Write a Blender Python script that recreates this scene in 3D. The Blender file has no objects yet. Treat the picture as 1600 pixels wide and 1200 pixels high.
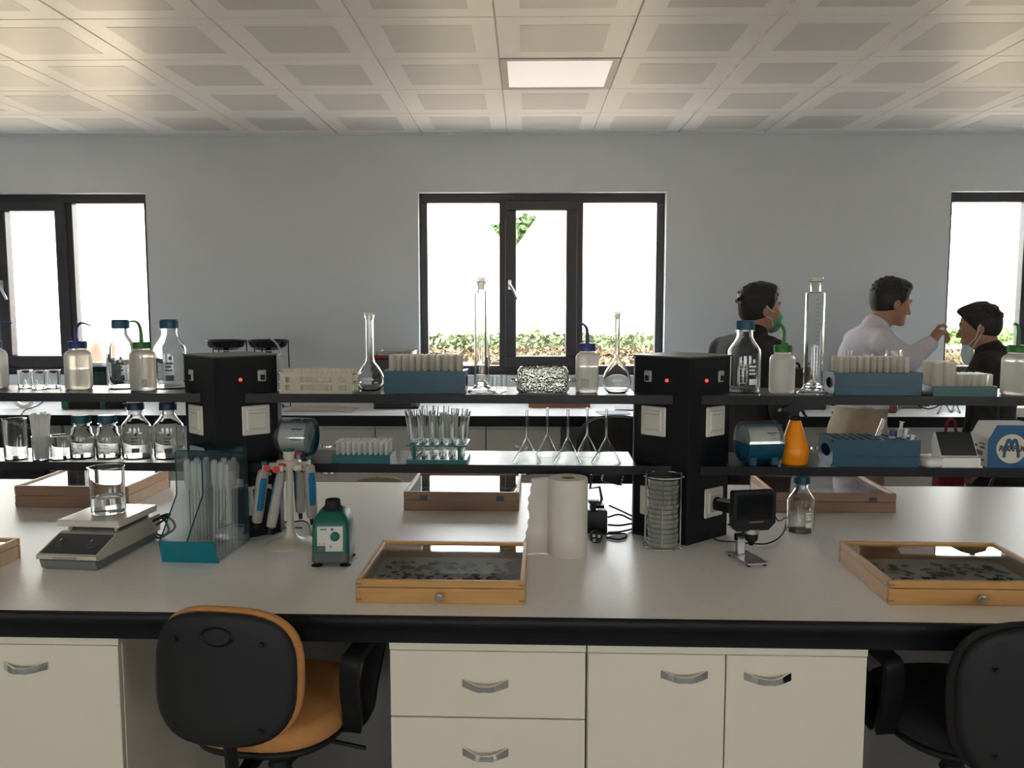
import bpy, bmesh, math, random
import numpy as np
from mathutils import Vector, Matrix, Quaternion

random.seed(7)
scene = bpy.context.scene
C = scene.collection
PI = math.pi

# ------------------------------------------------------------------ camera
F = 1320.0                       # focal length in pixels of the 1600x1200 frame
PITCH = math.atan(125 / F)       # looking slightly down
YAW = 21 / F                     # and slightly to the left
ZC = 1.6
cam_d = bpy.data.cameras.new('camera')
cam_d.sensor_width = 36.0
cam_d.lens = 36.0 * F / 1600.0
cam_d.clip_start = 0.02
cam_d.clip_end = 300
cam = bpy.data.objects.new('camera', cam_d)
cam.location = (0, 0, ZC)
cam.rotation_euler = (PI / 2 - PITCH, 0, YAW)
C.objects.link(cam)
scene.camera = cam

# ------------------------------------------------------------------ world, light, exposure
SKY = 9.0
SUN = 56.0
world = bpy.data.worlds.new('world')
scene.world = world
world.use_nodes = True
wn = world.node_tree
bg = wn.nodes['Background']
bg.inputs['Color'].default_value = (0.98, 0.985, 1.0, 1)
bg.inputs['Strength'].default_value = SKY
sun_d = bpy.data.lights.new('sun', 'SUN'); sun_d.energy = SUN; sun_d.angle = 0.01; sun_d.color = (1.0, 0.93, 0.82)
sun = bpy.data.objects.new('sun', sun_d); C.objects.link(sun)
sun.location = (-3, -8, 12)
sun.rotation_euler = Vector((0.72, 0.22, -0.68)).to_track_quat('-Z', 'Y').to_euler()
scene.view_settings.view_transform = 'Standard'
scene.view_settings.look = 'None'
scene.view_settings.gamma = 1.0
scene.view_settings.use_curve_mapping = False
scene.view_settings.exposure = 0.28
scene.cycles.use_denoising = True
scene.cycles.max_bounces = 28
scene.cycles.diffuse_bounces = 5
scene.cycles.glossy_bounces = 5
scene.cycles.transmission_bounces = 26
scene.cycles.transparent_max_bounces = 40
scene.cycles.sample_clamp_indirect = 6.0
scene.cycles.blur_glossy = 0.5

# ------------------------------------------------------------------ projection helpers (pixel of the photo -> point on a known plane)
_cp, _sp, _cy, _sy = math.cos(PITCH), math.sin(PITCH), math.cos(YAW), math.sin(YAW)
_fw = Vector((-_sy * _cp, _cy * _cp, -_sp))
_rt = Vector((_cy, _sy, 0))
_up = Vector((-_sy * _sp, _cy * _sp, _cp))
def ray(px, py): return _fw + _rt * ((px - 800) / F) + _up * ((600 - py) / F)
def on(px, py, z):
    d = ray(px, py); t = (z - ZC) / d.z
    return Vector((d.x * t, d.y * t, z))
def at(px, py, Y):
    d = ray(px, py); t = Y / d.y
    return Vector((d.x * t, Y, ZC + d.z * t))
def mpp(p): return (Vector(p) - Vector((0, 0, ZC))).dot(_fw) / F     # metres per pixel at a point
ROT = -0.021                      # the island bench stands a little askew in the room
def B2W(x, y, z=0.0):
    c, s = math.cos(ROT), math.sin(ROT)
    return Vector((c * x - s * y, s * x + c * y, z))

# ------------------------------------------------------------------ materials
MATS = {}
def new_mat(name):
    m = bpy.data.materials.new(name); m.use_nodes = True
    MATS[name] = m
    return m, m.node_tree, m.node_tree.nodes['Principled BSDF']
def mat(name, col, rough=0.5, metal=0.0, noise=0.0, nscale=30.0, bump=0.0, spec=0.5, trans=0.0, ior=1.45, emit=0.0, coat=0.0, stretch=None):
    if name in MATS: return MATS[name]
    m, nt, b = new_mat(name)
    c = (col[0], col[1], col[2], 1)
    b.inputs['Base Color'].default_value = c
    b.inputs['Roughness'].default_value = rough
    b.inputs['Metallic'].default_value = metal
    b.inputs['Specular IOR Level'].default_value = spec
    b.inputs['Transmission Weight'].default_value = trans
    b.inputs['IOR'].default_value = ior
    b.inputs['Coat Weight'].default_value = coat
    if emit:
        b.inputs['Emission Color'].default_value = c
        b.inputs['Emission Strength'].default_value = emit
    if noise or bump:
        tc = nt.nodes.new('ShaderNodeTexCoord')
        mp = nt.nodes.new('ShaderNodeMapping')
        if stretch: mp.inputs['Scale'].default_value = stretch
        n = nt.nodes.new('ShaderNodeTexNoise')
        n.inputs['Scale'].default_value = nscale
        n.inputs['Detail'].default_value = 4
        nt.links.new(tc.outputs['Object'], mp.inputs['Vector'])
        nt.links.new(mp.outputs['Vector'], n.inputs['Vector'])
        if noise:
            r = nt.nodes.new('ShaderNodeValToRGB')
            r.color_ramp.elements[0].position = 0.3
            r.color_ramp.elements[1].position = 0.7
            r.color_ramp.elements[0].color = tuple(max(0, x * (1 - noise)) for x in col) + (1,)
            r.color_ramp.elements[1].color = tuple(min(1, x * (1 + noise)) for x in col) + (1,)
            nt.links.new(n.outputs['Fac'], r.inputs['Fac'])
            nt.links.new(r.outputs['Color'], b.inputs['Base Color'])
        if bump:
            bp = nt.nodes.new('ShaderNodeBump')
            bp.inputs['Strength'].default_value = bump
            bp.inputs['Distance'].default_value = 0.002
            nt.links.new(n.outputs['Fac'], bp.inputs['Height'])
            nt.links.new(bp.outputs['Normal'], b.inputs['Normal'])
    return m
def fresnel(nt, ior):
    """Fresnel that treats both sides of a sheet alike"""
    fr = nt.nodes.new('ShaderNodeFresnel'); ge = nt.nodes.new('ShaderNodeNewGeometry'); mr = nt.nodes.new('ShaderNodeMapRange')
    mr.inputs['To Min'].default_value = ior; mr.inputs['To Max'].default_value = 1.0 / ior
    nt.links.new(ge.outputs['Backfacing'], mr.inputs['Value']); nt.links.new(mr.outputs['Result'], fr.inputs['IOR'])
    return fr
def thin_glass(name, tint=(1, 1, 1), gloss=1.0, rough=0.0, haze=0.0, hazecol=(0.8, 0.8, 0.8)):
    """thin sheet: transmits straight through, reflects by the Fresnel law, optionally a little milky"""
    if name in MATS: return MATS[name]
    m, nt, b = new_mat(name)
    nt.nodes.remove(b)
    out = nt.nodes['Material Output']
    t = nt.nodes.new('ShaderNodeBsdfTransparent'); t.inputs['Color'].default_value = tint + (1,)
    g = nt.nodes.new('ShaderNodeBsdfGlossy'); g.inputs['Roughness'].default_value = rough
    fr = fresnel(nt, 1.5)
    mu = nt.nodes.new('ShaderNodeMath'); mu.operation = 'MULTIPLY'; mu.inputs[1].default_value = gloss
    mx = nt.nodes.new('ShaderNodeMixShader')
    nt.links.new(fr.outputs[0], mu.inputs[0]); nt.links.new(mu.outputs[0], mx.inputs[0])
    src = t.outputs[0]
    if haze:
        d = nt.nodes.new('ShaderNodeBsdfDiffuse'); d.inputs['Color'].default_value = hazecol + (1,)
        tr = nt.nodes.new('ShaderNodeBsdfTranslucent'); tr.inputs['Color'].default_value = hazecol + (1,)
        a = nt.nodes.new('ShaderNodeMixShader'); a.inputs[0].default_value = 0.5
        nt.links.new(d.outputs[0], a.inputs[1]); nt.links.new(tr.outputs[0], a.inputs[2])
        h = nt.nodes.new('ShaderNodeMixShader'); h.inputs[0].default_value = haze
        nt.links.new(t.outputs[0], h.inputs[1]); nt.links.new(a.outputs[0], h.inputs[2])
        src = h.outputs[0]
    nt.links.new(src, mx.inputs[1]); nt.links.new(g.outputs[0], mx.inputs[2])
    nt.links.new(mx.outputs[0], out.inputs['Surface'])
    return m
def wood(name, c1, c2, rough=0.45, axis='X'):
    if name in MATS: return MATS[name]
    m, nt, b = new_mat(name)
    tc = nt.nodes.new('ShaderNodeTexCoord'); mp = nt.nodes.new('ShaderNodeMapping')
    mp.inputs['Scale'].default_value = {'X': (2, 40, 40), 'Y': (40, 2, 40)}[axis]
    n = nt.nodes.new('ShaderNodeTexNoise'); n.inputs['Scale'].default_value = 1.6; n.inputs['Detail'].default_value = 6
    n.inputs['Distortion'].default_value = 0.6
    r = nt.nodes.new('ShaderNodeValToRGB')
    r.color_ramp.elements[0].position = 0.3; r.color_ramp.elements[1].position = 0.72
    r.color_ramp.elements[0].color = c1 + (1,); r.color_ramp.elements[1].color = c2 + (1,)
    nt.links.new(tc.outputs['Object'], mp.inputs['Vector']); nt.links.new(mp.outputs['Vector'], n.inputs['Vector'])
    nt.links.new(n.outputs['Fac'], r.inputs['Fac']); nt.links.new(r.outputs['Color'], b.inputs['Base Color'])
    b.inputs['Roughness'].default_value = rough
    return m
def glass(name, col=(1, 1, 1), rough=0.0, ior=1.47):
    if name in MATS: return MATS[name]
    m, nt, b = new_mat(name); nt.nodes.remove(b)
    g = nt.nodes.new('ShaderNodeBsdfGlass'); g.inputs['Color'].default_value = col + (1,)
    g.inputs['Roughness'].default_value = rough; g.inputs['IOR'].default_value = ior
    nt.links.new(g.outputs[0], nt.nodes['Material Output'].inputs['Surface'])
    return m
def milky(name, col, clear=0.25, trl=0.6, rough=0.35, blur=None):
    """translucent plastic: part clear, part translucent, part diffuse, a soft gloss on top"""
    if name in MATS: return MATS[name]
    m, nt, b = new_mat(name); nt.nodes.remove(b)
    c = col + (1,)
    d = nt.nodes.new('ShaderNodeBsdfDiffuse'); d.inputs['Color'].default_value = c
    tr = nt.nodes.new('ShaderNodeBsdfTranslucent'); tr.inputs['Color'].default_value = c
    if blur:
        tp = nt.nodes.new('ShaderNodeBsdfRefraction'); tp.inputs['IOR'].default_value = 1.12; tp.inputs['Roughness'].default_value = blur
    else: tp = nt.nodes.new('ShaderNodeBsdfTransparent')
    tp.inputs['Color'].default_value = c
    gl = nt.nodes.new('ShaderNodeBsdfGlossy'); gl.inputs['Roughness'].default_value = rough
    m1 = nt.nodes.new('ShaderNodeMixShader'); m1.inputs[0].default_value = trl
    m2 = nt.nodes.new('ShaderNodeMixShader'); m2.inputs[0].default_value = clear
    m3 = nt.nodes.new('ShaderNodeMixShader')
    fr = fresnel(nt, 1.4)
    nt.links.new(d.outputs[0], m1.inputs[1]); nt.links.new(tr.outputs[0], m1.inputs[2])
    nt.links.new(m1.outputs[0], m2.inputs[1]); nt.links.new(tp.outputs[0], m2.inputs[2])
    nt.links.new(fr.outputs[0], m3.inputs[0])
    nt.links.new(m2.outputs[0], m3.inputs[1]); nt.links.new(gl.outputs[0], m3.inputs[2])
    nt.links.new(m3.outputs[0], nt.nodes['Material Output'].inputs['Surface'])
    return m

# ------------------------------------------------------------------ mesh helpers
class MB:
    """collects shapes and links them as ONE mesh object"""
    def __init__(s): s.v = []; s.f = []
    def add(s, vs, fs, M=None):
        o = len(s.v)
        for p in vs:
            p = Vector(p)
            s.v.append(tuple(M @ p if M is not None else p))
        s.f += [tuple(i + o for i in f) for f in fs]
        return s
    def box(s, x0, x1, y0, y1, z0, z1, bev=0.0, seg=1, M=None):
        if not bev:
            vs = [(x, y, z) for z in (z0, z1) for y in (y0, y1) for x in (x0, x1)]
            return s.add(vs, [(0, 2, 3, 1), (4, 5, 7, 6), (0, 1, 5, 4), (2, 6, 7, 3), (0, 4, 6, 2), (1, 3, 7, 5)], M)
        bm = bmesh.new(); bmesh.ops.create_cube(bm, size=1.0)
        for v in bm.verts:
            v.co = Vector(((x0 + x1) / 2 + v.co.x * (x1 - x0), (y0 + y1) / 2 + v.co.y * (y1 - y0), (z0 + z1) / 2 + v.co.z * (z1 - z0)))
        bmesh.ops.bevel(bm, geom=list(bm.edges), offset=bev, segments=seg, affect='EDGES', profile=0.5)
        bm.verts.index_update()
        s.add([v.co for v in bm.verts], [[v.index for v in f.verts] for f in bm.faces], M)
        bm.free(); return s
    def lathe(s, prof, n=24, c=(0, 0, 0), M=None, closed=False):
        vs = []; fs = []; rows = []
        for (r, z) in prof:
            if r < 1e-7:
                rows.append([len(vs)]); vs.append((c[0], c[1], c[2] + z))
            else:
                rows.append(list(range(len(vs), len(vs) + n)))
                vs += [(c[0] + r * math.cos(2 * PI * k / n), c[1] + r * math.sin(2 * PI * k / n), c[2] + z) for k in range(n)]
        prs = list(zip(rows[:-1], rows[1:])) + ([(rows[-1], rows[0])] if closed else [])
        for a, b in prs:
            if len(a) == 1 and len(b) == 1: continue
            for k in range(n):
                k2 = (k + 1) % n
                if len(a) == 1: fs.append((a[0], b[k2], b[k]))
                elif len(b) == 1: fs.append((a[k], a[k2], b[0]))
                else: fs.append((a[k], a[k2], b[k2], b[k]))
        return s.add(vs, fs, M)
    def cyl(s, p, q, r, n=12, r2=None):
        return s.tube([p, q], [r, r if r2 is None else r2], n)
    def tube(s, path, r, n=8, caps=True, closed=False):
        path = [Vector(p) for p in path]; m = len(path)
        rs = r if isinstance(r, (list, tuple)) else [r] * m
        vs = []; fs = []
        up = None
        for i, p in enumerate(path):
            if closed: t = path[(i + 1) % m] - path[i - 1]
            else: t = path[min(i + 1, m - 1)] - path[max(i - 1, 0)]
            t.normalize()
            if up is None:
                up = Vector((0, 0, 1)) if abs(t.z) < 0.9 else Vector((1, 0, 0))
            a = t.cross(up)
            if a.length < 1e-6: a = t.orthogonal()
            a.normalize(); b = a.cross(t); b.normalize(); up = b
            for k in range(n):
                th = 2 * PI * k / n
                vs.append(p + a * (rs[i] * math.cos(th)) + b * (rs[i] * math.sin(th)))
        for i in range(m if closed else m - 1):
            j = (i + 1) % m
            for k in range(n):
                k2 = (k + 1) % n
                fs.append((i * n + k, i * n + k2, j * n + k2, j * n + k))
        if caps and not closed:
            fs.append(tuple(range(n))); fs.append(tuple((m - 1) * n + k for k in reversed(range(n))))
        return s.add(vs, fs)
    def prism(s, poly, axis, a, b, M=None):
        """poly in the plane across axis: 'z' -> (x,y), 'y' -> (x,z), 'x' -> (y,z)"""
        n = len(poly)
        mk = {'z': lambda p, t: (p[0], p[1], t), 'y': lambda p, t: (p[0], t, p[1]), 'x': lambda p, t: (t, p[0], p[1])}[axis]
        vs = [mk(p, a) for p in poly] + [mk(p, b) for p in poly]
        fs = [tuple(range(n)), tuple(range(2 * n - 1, n - 1, -1))]
        fs += [(k, (k + 1) % n, n + (k + 1) % n, n + k) for k in range(n)]
        return s.add(vs, fs, M)
    def ball(s, c, r, n=14, m=8, sc=(1, 1, 1)):
        prof = [(r * math.sin(PI * i / m), -r * math.cos(PI * i / m)) for i in range(m + 1)]
        prof[0] = (0, -r); prof[-1] = (0, r)
        M = Matrix.Translation(c) @ Matrix.Diagonal((sc[0], sc[1], sc[2], 1))
        return s.lathe(prof, n, M=M)
    def grid_holes(s, x0, y0, nx, ny, pitch, hr, z0, z1, seg=8, border=0.0):
        """a plate with real round holes"""
        for i in range(nx):
            for j in range(ny):
                cx, cy = x0 + (i + .5) * pitch, y0 + (j + .5) * pitch; h = pitch / 2
                sq = []
                for k in range(seg):
                    a = 2 * PI * k / seg
                    ca, sa = math.cos(a), math.sin(a); q = h / max(abs(ca), abs(sa))
                    sq.append((cx + ca * q, cy + sa * q))
                ci = [(cx + hr * math.cos(2 * PI * k / seg), cy + hr * math.sin(2 * PI * k / seg)) for k in range(seg)]
                vs = [(x, y, z1) for x, y in sq] + [(x, y, z1) for x, y in ci] + [(x, y, z0) for x, y in ci] + [(x, y, z0) for x, y in sq]
                fs = []
                for k in range(seg):
                    k2 = (k + 1) % seg
                    fs += [(k, k2, seg + k2, seg + k), (seg + k, seg + k2, 2 * seg + k2, 2 * seg + k), (2 * seg + k, 2 * seg + k2, 3 * seg + k2, 3 * seg + k)]
                s.add(vs, fs)
        x1, y1 = x0 + nx * pitch, y0 + ny * pitch
        if border:
            b = border
            s.box(x0 - b, x1 + b, y0 - b, y0, z0, z1); s.box(x0 - b, x1 + b, y1, y1 + b, z0, z1)
            s.box(x0 - b, x0, y0, y1, z0, z1); s.box(x1, x1 + b, y0, y1, z0, z1)
        return s
    def mesh(s, name, smooth=35):
        me = bpy.data.meshes.new(name)
        me.from_pydata(s.v, [], s.f)
        bm = bmesh.new(); bm.from_mesh(me)
        bmesh.ops.recalc_face_normals(bm, faces=list(bm.faces))
        bm.to_mesh(me); bm.free()
        if smooth:
            me.polygons.foreach_set('use_smooth', [True] * len(me.polygons))
            try: me.set_sharp_from_angle(angle=math.radians(smooth))
            except Exception: pass
        me.update()
        return me
    def build(s, name, material, parent=None, smooth=35):
        me = s.mesh(name, smooth)
        me.materials.append(MATS[material] if isinstance(material, str) else material)
        return link(name, me, parent)
def link(name, me, parent=None):
    o = bpy.data.objects.new(name, me); C.objects.link(o)
    if parent is not None: o.parent = parent
    return o
def tag(o, label=None, cat=None, group=None, kind=None):
    if label: o['label'] = label
    if cat: o['category'] = cat
    if group: o['group'] = group
    if kind: o['kind'] = kind
    return o
def thing(name, label, cat, loc=(0, 0, 0), rz=0.0, group=None):
    o = bpy.data.objects.new(name, None); C.objects.link(o)
    o.empty_display_size = 0.05
    o.location = loc; o.rotation_euler = (0, 0, rz)
    return tag(o, label, cat, group)
def dup(root, loc, rz, label, group=None):
    r = root.copy(); C.objects.link(r); r.location = loc; r.rotation_euler = (root.rotation_euler[0], root.rotation_euler[1], rz)
    r['label'] = label
    if group: r['group'] = group
    for ch in list(root.children):
        c = ch.copy(); C.objects.link(c); c.parent = r
        for g in ch.children:
            d = g.copy(); C.objects.link(d); d.parent = c
    return r
def struct(o): o['kind'] = 'structure'; return o
def arc_patch(r, a0, a1, z0, z1, n=5, t=0.0004):
    """a thin curved patch on a cylinder of radius r (print on a bottle); angle -90 deg faces the camera side"""
    m = MB(); vs = []; fs = []
    for k in range(n + 1):
        a = math.radians(a0 + (a1 - a0) * k / n)
        for rr in (r, r + t):
            for z in (z0, z1): vs.append((rr * math.cos(a), rr * math.sin(a), z))
    for k in range(n):
        i = 4 * k; j = i + 4
        fs += [(i + 2, j + 2, j + 3, i + 3), (i, i + 1, j + 1, j), (i, j, j + 2, i + 2), (i + 1, i + 3, j + 3, j + 1)]
    fs += [(0, 2, 3, 1), (4 * n, 4 * n + 1, 4 * n + 3, 4 * n + 2)]
    return m.add(vs, fs)
def curve_pts(pts, n=8):
    """Catmull-Rom through the points"""
    P = [Vector(p) for p in pts]; P = [2 * P[0] - P[1]] + P + [2 * P[-1] - P[-2]]
    out = []
    for i in range(1, len(P) - 2):
        for k in range(n):
            t = k / n
            out.append(0.5 * ((2 * P[i]) + (-P[i - 1] + P[i + 1]) * t + (2 * P[i - 1] - 5 * P[i] + 4 * P[i + 1] - P[i + 2]) * t * t + (-P[i - 1] + 3 * P[i] - 3 * P[i + 1] + P[i + 2]) * t ** 3))
    out.append(P[-2]); return out
def text_mesh(name, body, size, M, material, parent, bold=False, extrude=0.0004, xs=1.0, shear=0.0):
    cu = bpy.data.curves.new(name, 'FONT'); cu.body = body; cu.size = size; cu.extrude = extrude
    cu.align_x = 'CENTER'; cu.align_y = 'CENTER'; cu.shear = shear
    if bold: cu.offset = size * 0.05
    tmp = bpy.data.objects.new(name + '_tmp', cu); C.objects.link(tmp)
    dg = bpy.context.evaluated_depsgraph_get()
    me = bpy.data.meshes.new_from_object(tmp.evaluated_get(dg))
    bpy.data.objects.remove(tmp); bpy.data.curves.remove(cu)
    me.transform(M @ Matrix.Diagonal((xs, 1, 1, 1)))
    me.materials.clear(); me.materials.append(MATS[material] if isinstance(material, str) else material)
    return link(name, me, parent)
FACE = Matrix.Rotation(PI / 2, 4, 'X')     # text standing up and facing the camera side

# ------------------------------------------------------------------ palette
mat('wall_paint', (0.60, 0.655, 0.71), 0.7, noise=0.02, nscale=3, bump=0.05)
mat('wall_white', (0.80, 0.80, 0.79), 0.6)
mat('ceiling_white', (0.92, 0.88, 0.855), 0.36, noise=0.015, nscale=2)
mat('ceiling_perforated', (0.70, 0.67, 0.65), 0.40, noise=0.03, nscale=900)
mat('grid_dark', (0.10, 0.10, 0.10), 0.6)
mat('grid_reflection', (0.86, 0.83, 0.78), 0.25, metal=0.3)
mat('floor_vinyl', (0.34, 0.32, 0.29), 0.35, noise=0.08, nscale=12)
mat('frame_anthracite', (0.035, 0.035, 0.042), 0.42, noise=0.08, nscale=60)
mat('black_laminate', (0.0065, 0.007, 0.0085), 0.45, noise=0.2, nscale=90, bump=0.05, spec=0.28)
mat('black_plastic', (0.006, 0.006, 0.007), 0.45, spec=0.35)
mat('black_rubber', (0.010, 0.010, 0.011), 0.65)
mat('black_gloss', (0.010, 0.010, 0.012), 0.15)
mat('worktop_grey', (0.86, 0.85, 0.83), 0.36, noise=0.03, nscale=70, bump=0.015, spec=0.9)
mat('cabinet_white', (0.78, 0.715, 0.585), 0.38, noise=0.012, nscale=4)
mat('cabinet_far', (0.66, 0.66, 0.64), 0.4)
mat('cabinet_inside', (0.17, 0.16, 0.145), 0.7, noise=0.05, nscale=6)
mat('chrome', (0.82, 0.82, 0.82), 0.12, metal=1.0)
mat('steel', (0.60, 0.60, 0.60), 0.28, metal=1.0)
mat('socket_cream', (0.66, 0.63, 0.55), 0.4)
mat('socket_grey', (0.33, 0.34, 0.32), 0.4)
mat('red_lamp', (1.0, 0.04, 0.03), 0.3, emit=2.5)
mat('lamp_diffuser', (1.0, 0.93, 0.90), 0.5, emit=0.36)
thin_glass('pane_glass', (0.97, 0.985, 0.98))
# ------------------------------------------------------------------ the room
X0, X1, YF, YB, ZT = -5.2, 5.2, -2.4, 6.09, 2.80
WZ0, WZ1 = 1.085, 2.39
WX = [(-4.475, -2.715), (-0.766, 0.998), (2.994, 4.754)]
RWX = [(-4.2, -2.4), (-.9, .9), (2.4, 4.2)]      # windows in the wall behind the camera
def wall_with_windows(name, y0, y1, wins, z0, z1):
    m = MB(); xs = [X0 - .25]
    for a, b in wins: xs += [a, b]
    xs.append(X1 + .25)
    for i in range(len(xs) - 1):
        if i % 2 == 0: m.box(xs[i], xs[i + 1], y0, y1, -0.1, ZT + .2)
        else:
            m.box(xs[i], xs[i + 1], y0, y1, -0.1, z0); m.box(xs[i], xs[i + 1], y0, y1, z1, ZT + .2)
    return struct(m.build(name, 'wall_paint', smooth=0))
wall_with_windows('wall_back', YB, YB + .26, WX, WZ0, WZ1)
wall_with_windows('wall_front', YF - .26, YF, RWX, 1.0, 1.95)
struct(MB().box(X0 - .25, X0, YF, YB, -0.1, ZT + .2).build('wall_left', 'wall_paint', smooth=0))
struct(MB().box(X1, X1 + .25, YF, YB, -0.1, ZT + .2).build('wall_right', 'wall_paint', smooth=0))
struct(MB().box(X0, X1, YF, YB, -0.1, 0).build('floor', 'floor_vinyl', smooth=0))
ceil = MB(); ceil.box(X0, X1, YF, YB, ZT + .012, ZT + .15); ceil.box(X0, X1, YF, 1.875, ZT, ZT + .012)
ceil = struct(ceil.build('ceiling', 'grid_dark', smooth=0))
ceil.data.materials.append(MATS['ceiling_white'])
for p in ceil.data.polygons:
    if p.center.y < 1.9: p.material_index = 1

# ceiling tiles: metal cassettes with a perforated middle field
TX0, TY0, TS = -0.131, 4.275, 0.6
def tile_meshes(w, d):
    h = 0.0025
    m = MB(); m.box(h, w - h, h, d - h, 0, 0.012, bev=0.002)
    me = m.mesh('tile', 30); me.materials.append(MATS['ceiling_white'])
    q = MB(); a = 0.105
    q.box(a, w - a, a, d - a, -0.0012, 0.001)
    pe = q.mesh('perforated_field', 0); pe.materials.append(MATS['ceiling_perforated'])
    return me, pe
tme, tpe = tile_meshes(TS, TS)
for i in range(-9, 10):
    for j in range(-4, 4):
        x, y = TX0 + i * TS, TY0 + j * TS
        if i == 0 and j == 0: continue           # the lamp sits here
        if x < X0 or x + TS > X1: continue
        if y + TS > YB: continue
        t = link('tile', tme, ceil); t.location = (x, y, ZT)
        p = link('perforated_field', tpe, t)
# reflections along some ceiling joints, painted as pale strips
for i in (-2, -1, 2, 3):
    g = MB(); g.box(-0.003, 0.003, 1.9, YB - 0.01, ZT - 0.003, ZT + .002)
    o = g.build('grid_reflection_strip', 'grid_reflection', ceil, smooth=0); o.location.x = TX0 + i * TS
tr = MB(); tr.box(X0, X1, YB - .018, YB, ZT - .016, ZT); struct(tr.build('trim_1', 'wall_paint', smooth=0))

# ceiling lamp panel
t = thing('ceiling_light', 'square flat panel lamp set flush into the tiled ceiling', 'lamp', (TX0 + .3, TY0 + .3, ZT))
m = MB()
for s in (-1, 1):
    m.box(-.297, .297, s * .297 - (.035 if s > 0 else 0), s * .297 + (.035 if s < 0 else 0), -.004, .012)
    m.box(s * .297 - (.035 if s > 0 else 0), s * .297 + (.035 if s < 0 else 0), -.262, .262, -.004, .012)
m.build('frame', mat('lamp_frame', (0.42, 0.40, 0.385), 0.35), t)
MB().box(-.262, .262, -.262, .262, 0.0, .011).build('diffuser', 'lamp_diffuser', t, smooth=0)

# windows
def window(name, x0, x1, yf, z0, z1, mirror=False, detail=True):
    """three lights: fixed, opening sash in the middle, fixed"""
    w = x1 - x0; cx = (x0 + x1) / 2
    o = thing(name, None, None, (cx, yf, z0)); o['kind'] = 'structure'
    h = z1 - z0; T = 0.065; D = 0.035
    m = MB(); hw = w / 2
    m.box(-hw, hw, -D, D, 0, T + .0, bev=.004); m.box(-hw, hw, -D, D, h - T, h, bev=.004)
    m.box(-hw, -hw + .055, -D, D, T, h - T, bev=.004); m.box(hw - .055, hw, -D, D, T, h - T, bev=.004)
    xa, xb = -hw + .607 / 1.764 * w, -hw + 1.150 / 1.764 * w
    if mirror: xa, xb = -xb, -xa
    for x in (xa, xb): m.box(x - .032, x + .032, -D, D, T, h - T, bev=.003)
    m.build('window_frame', 'frame_anthracite', o)
    s = MB(); a, b = xa + .01, xb - .01; q = .085
    for zz in ((.05, .05 + q), (h - .05 - q + .015, h - .05)): s.box(a, b, -D - .022, D - .01, zz[0], zz[1], bev=.006)
    for xx in ((a, a + q * .95), (b - q * .95, b)): s.box(xx[0], xx[1], -D - .022, D - .01, .05 + q, h - .05 - q + .015, bev=.006)
    sash = s.build('window_sash', 'frame_anthracite', o)
    hx = (a + .035) if not mirror else (b - .035)
    k = MB(); k.box(hx - .012, hx + .012, -D - .032, -D - .02, h * .5 - .035, h * .5 + .035, bev=.003)
    k.cyl((hx, -D - .03, h * .5), (hx, -D - .065, h * .5), .009, 10)
    k.tube([(hx, -D - .062, h * .5), (hx + .02, -D - .066, h * .5 - .03), (hx + .055, -D - .066, h * .5 - .105)], [.010, .010, .008], 8)
    k.build('window_handle', 'steel', sash)
    for (p, r) in ((-hw + .05, xa - .03), (a + q * .9, b - q * .9), (xb + .03, hw - .05)):
        MB().box(p, r, -.004, .004, T * .9, h - T * .9).build('pane', 'pane_glass', o, smooth=0)
    # white sill and reveal lining
    v = MB(); v.box(-hw, hw, -.085, -D, -.012, .0)
    v.build('window_sill', 'wall_white', o, smooth=0)
    return o
for n, (a, b) in enumerate(WX): window('window_%d' % (n + 1), a, b, YB + .12, WZ0, WZ1, mirror=(n == 0 and False))
for n, (a, b) in enumerate(RWX): window('window_%d' % (n + 4), a, b, YF - .1, 1.0, 1.95)
for n, (a, b, y, s) in enumerate([(WX[0][0], WX[0][1], YB + .3, 1), (WX[1][0], WX[1][1], YB + .3, 1), (WX[2][0], WX[2][1], YB + .3, 1),
                                  (RWX[0][0], RWX[0][1], YF - .3, -1), (RWX[1][0], RWX[1][1], YF - .3, -1), (RWX[2][0], RWX[2][1], YF - .3, -1)]):
    L = bpy.data.lights.new('daylight_portal', 'AREA'); L.shape = 'RECTANGLE'; L.size = b - a; L.size_y = 1.45
    L.cycles.is_portal = True
    lo = bpy.data.objects.new('daylight_portal', L); C.objects.link(lo)
    lo.location = ((a + b) / 2, y, 1.72); lo.rotation_euler = (-PI / 2 if s > 0 else PI / 2, 0, 0)
# ------------------------------------------------------------------ outside: bank of ground cover, white pagoda tents, a tree
mat('soil_dry', (0.46, 0.37, 0.26), 0.9, noise=0.45, nscale=5, bump=0.6)
mat('leaf_cover', (0.040, 0.055, 0.022), 0.8, noise=0.5, nscale=7)
mat('leaf_tree', (0.035, 0.075, 0.020), 0.8, noise=0.45, nscale=2)
mat('grass_green', (0.055, 0.115, 0.025), 0.85, noise=0.35, nscale=6)
mat('bark', (0.07, 0.05, 0.035), 0.9, noise=0.3, nscale=9)
mat('tent_cloth', (0.82, 0.82, 0.82), 0.6)
mat('print_dark', (0.05, 0.06, 0.12), 0.6)
mat('wire_grey', (0.25, 0.25, 0.25), 0.5)
rg = np.random.default_rng(3)
def bank(name, x0, x1, y0, y1, zf, material, step=.16, amp=.05):
    nx, ny = int((x1 - x0) / step), int((y1 - y0) / step); vs = []; fs = []
    for j in range(ny + 1):
        for i in range(nx + 1):
            x, y = x0 + (x1 - x0) * i / nx, y0 + (y1 - y0) * j / ny
            vs.append((x, y, zf(x, y) + rg.normal() * amp))
    for j in range(ny):
        for i in range(nx):
            a = j * (nx + 1) + i; fs.append((a, a + 1, a + nx + 2, a + nx + 1))
    return struct(MB().add(vs, fs).build(name, material, smooth=80))
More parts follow.
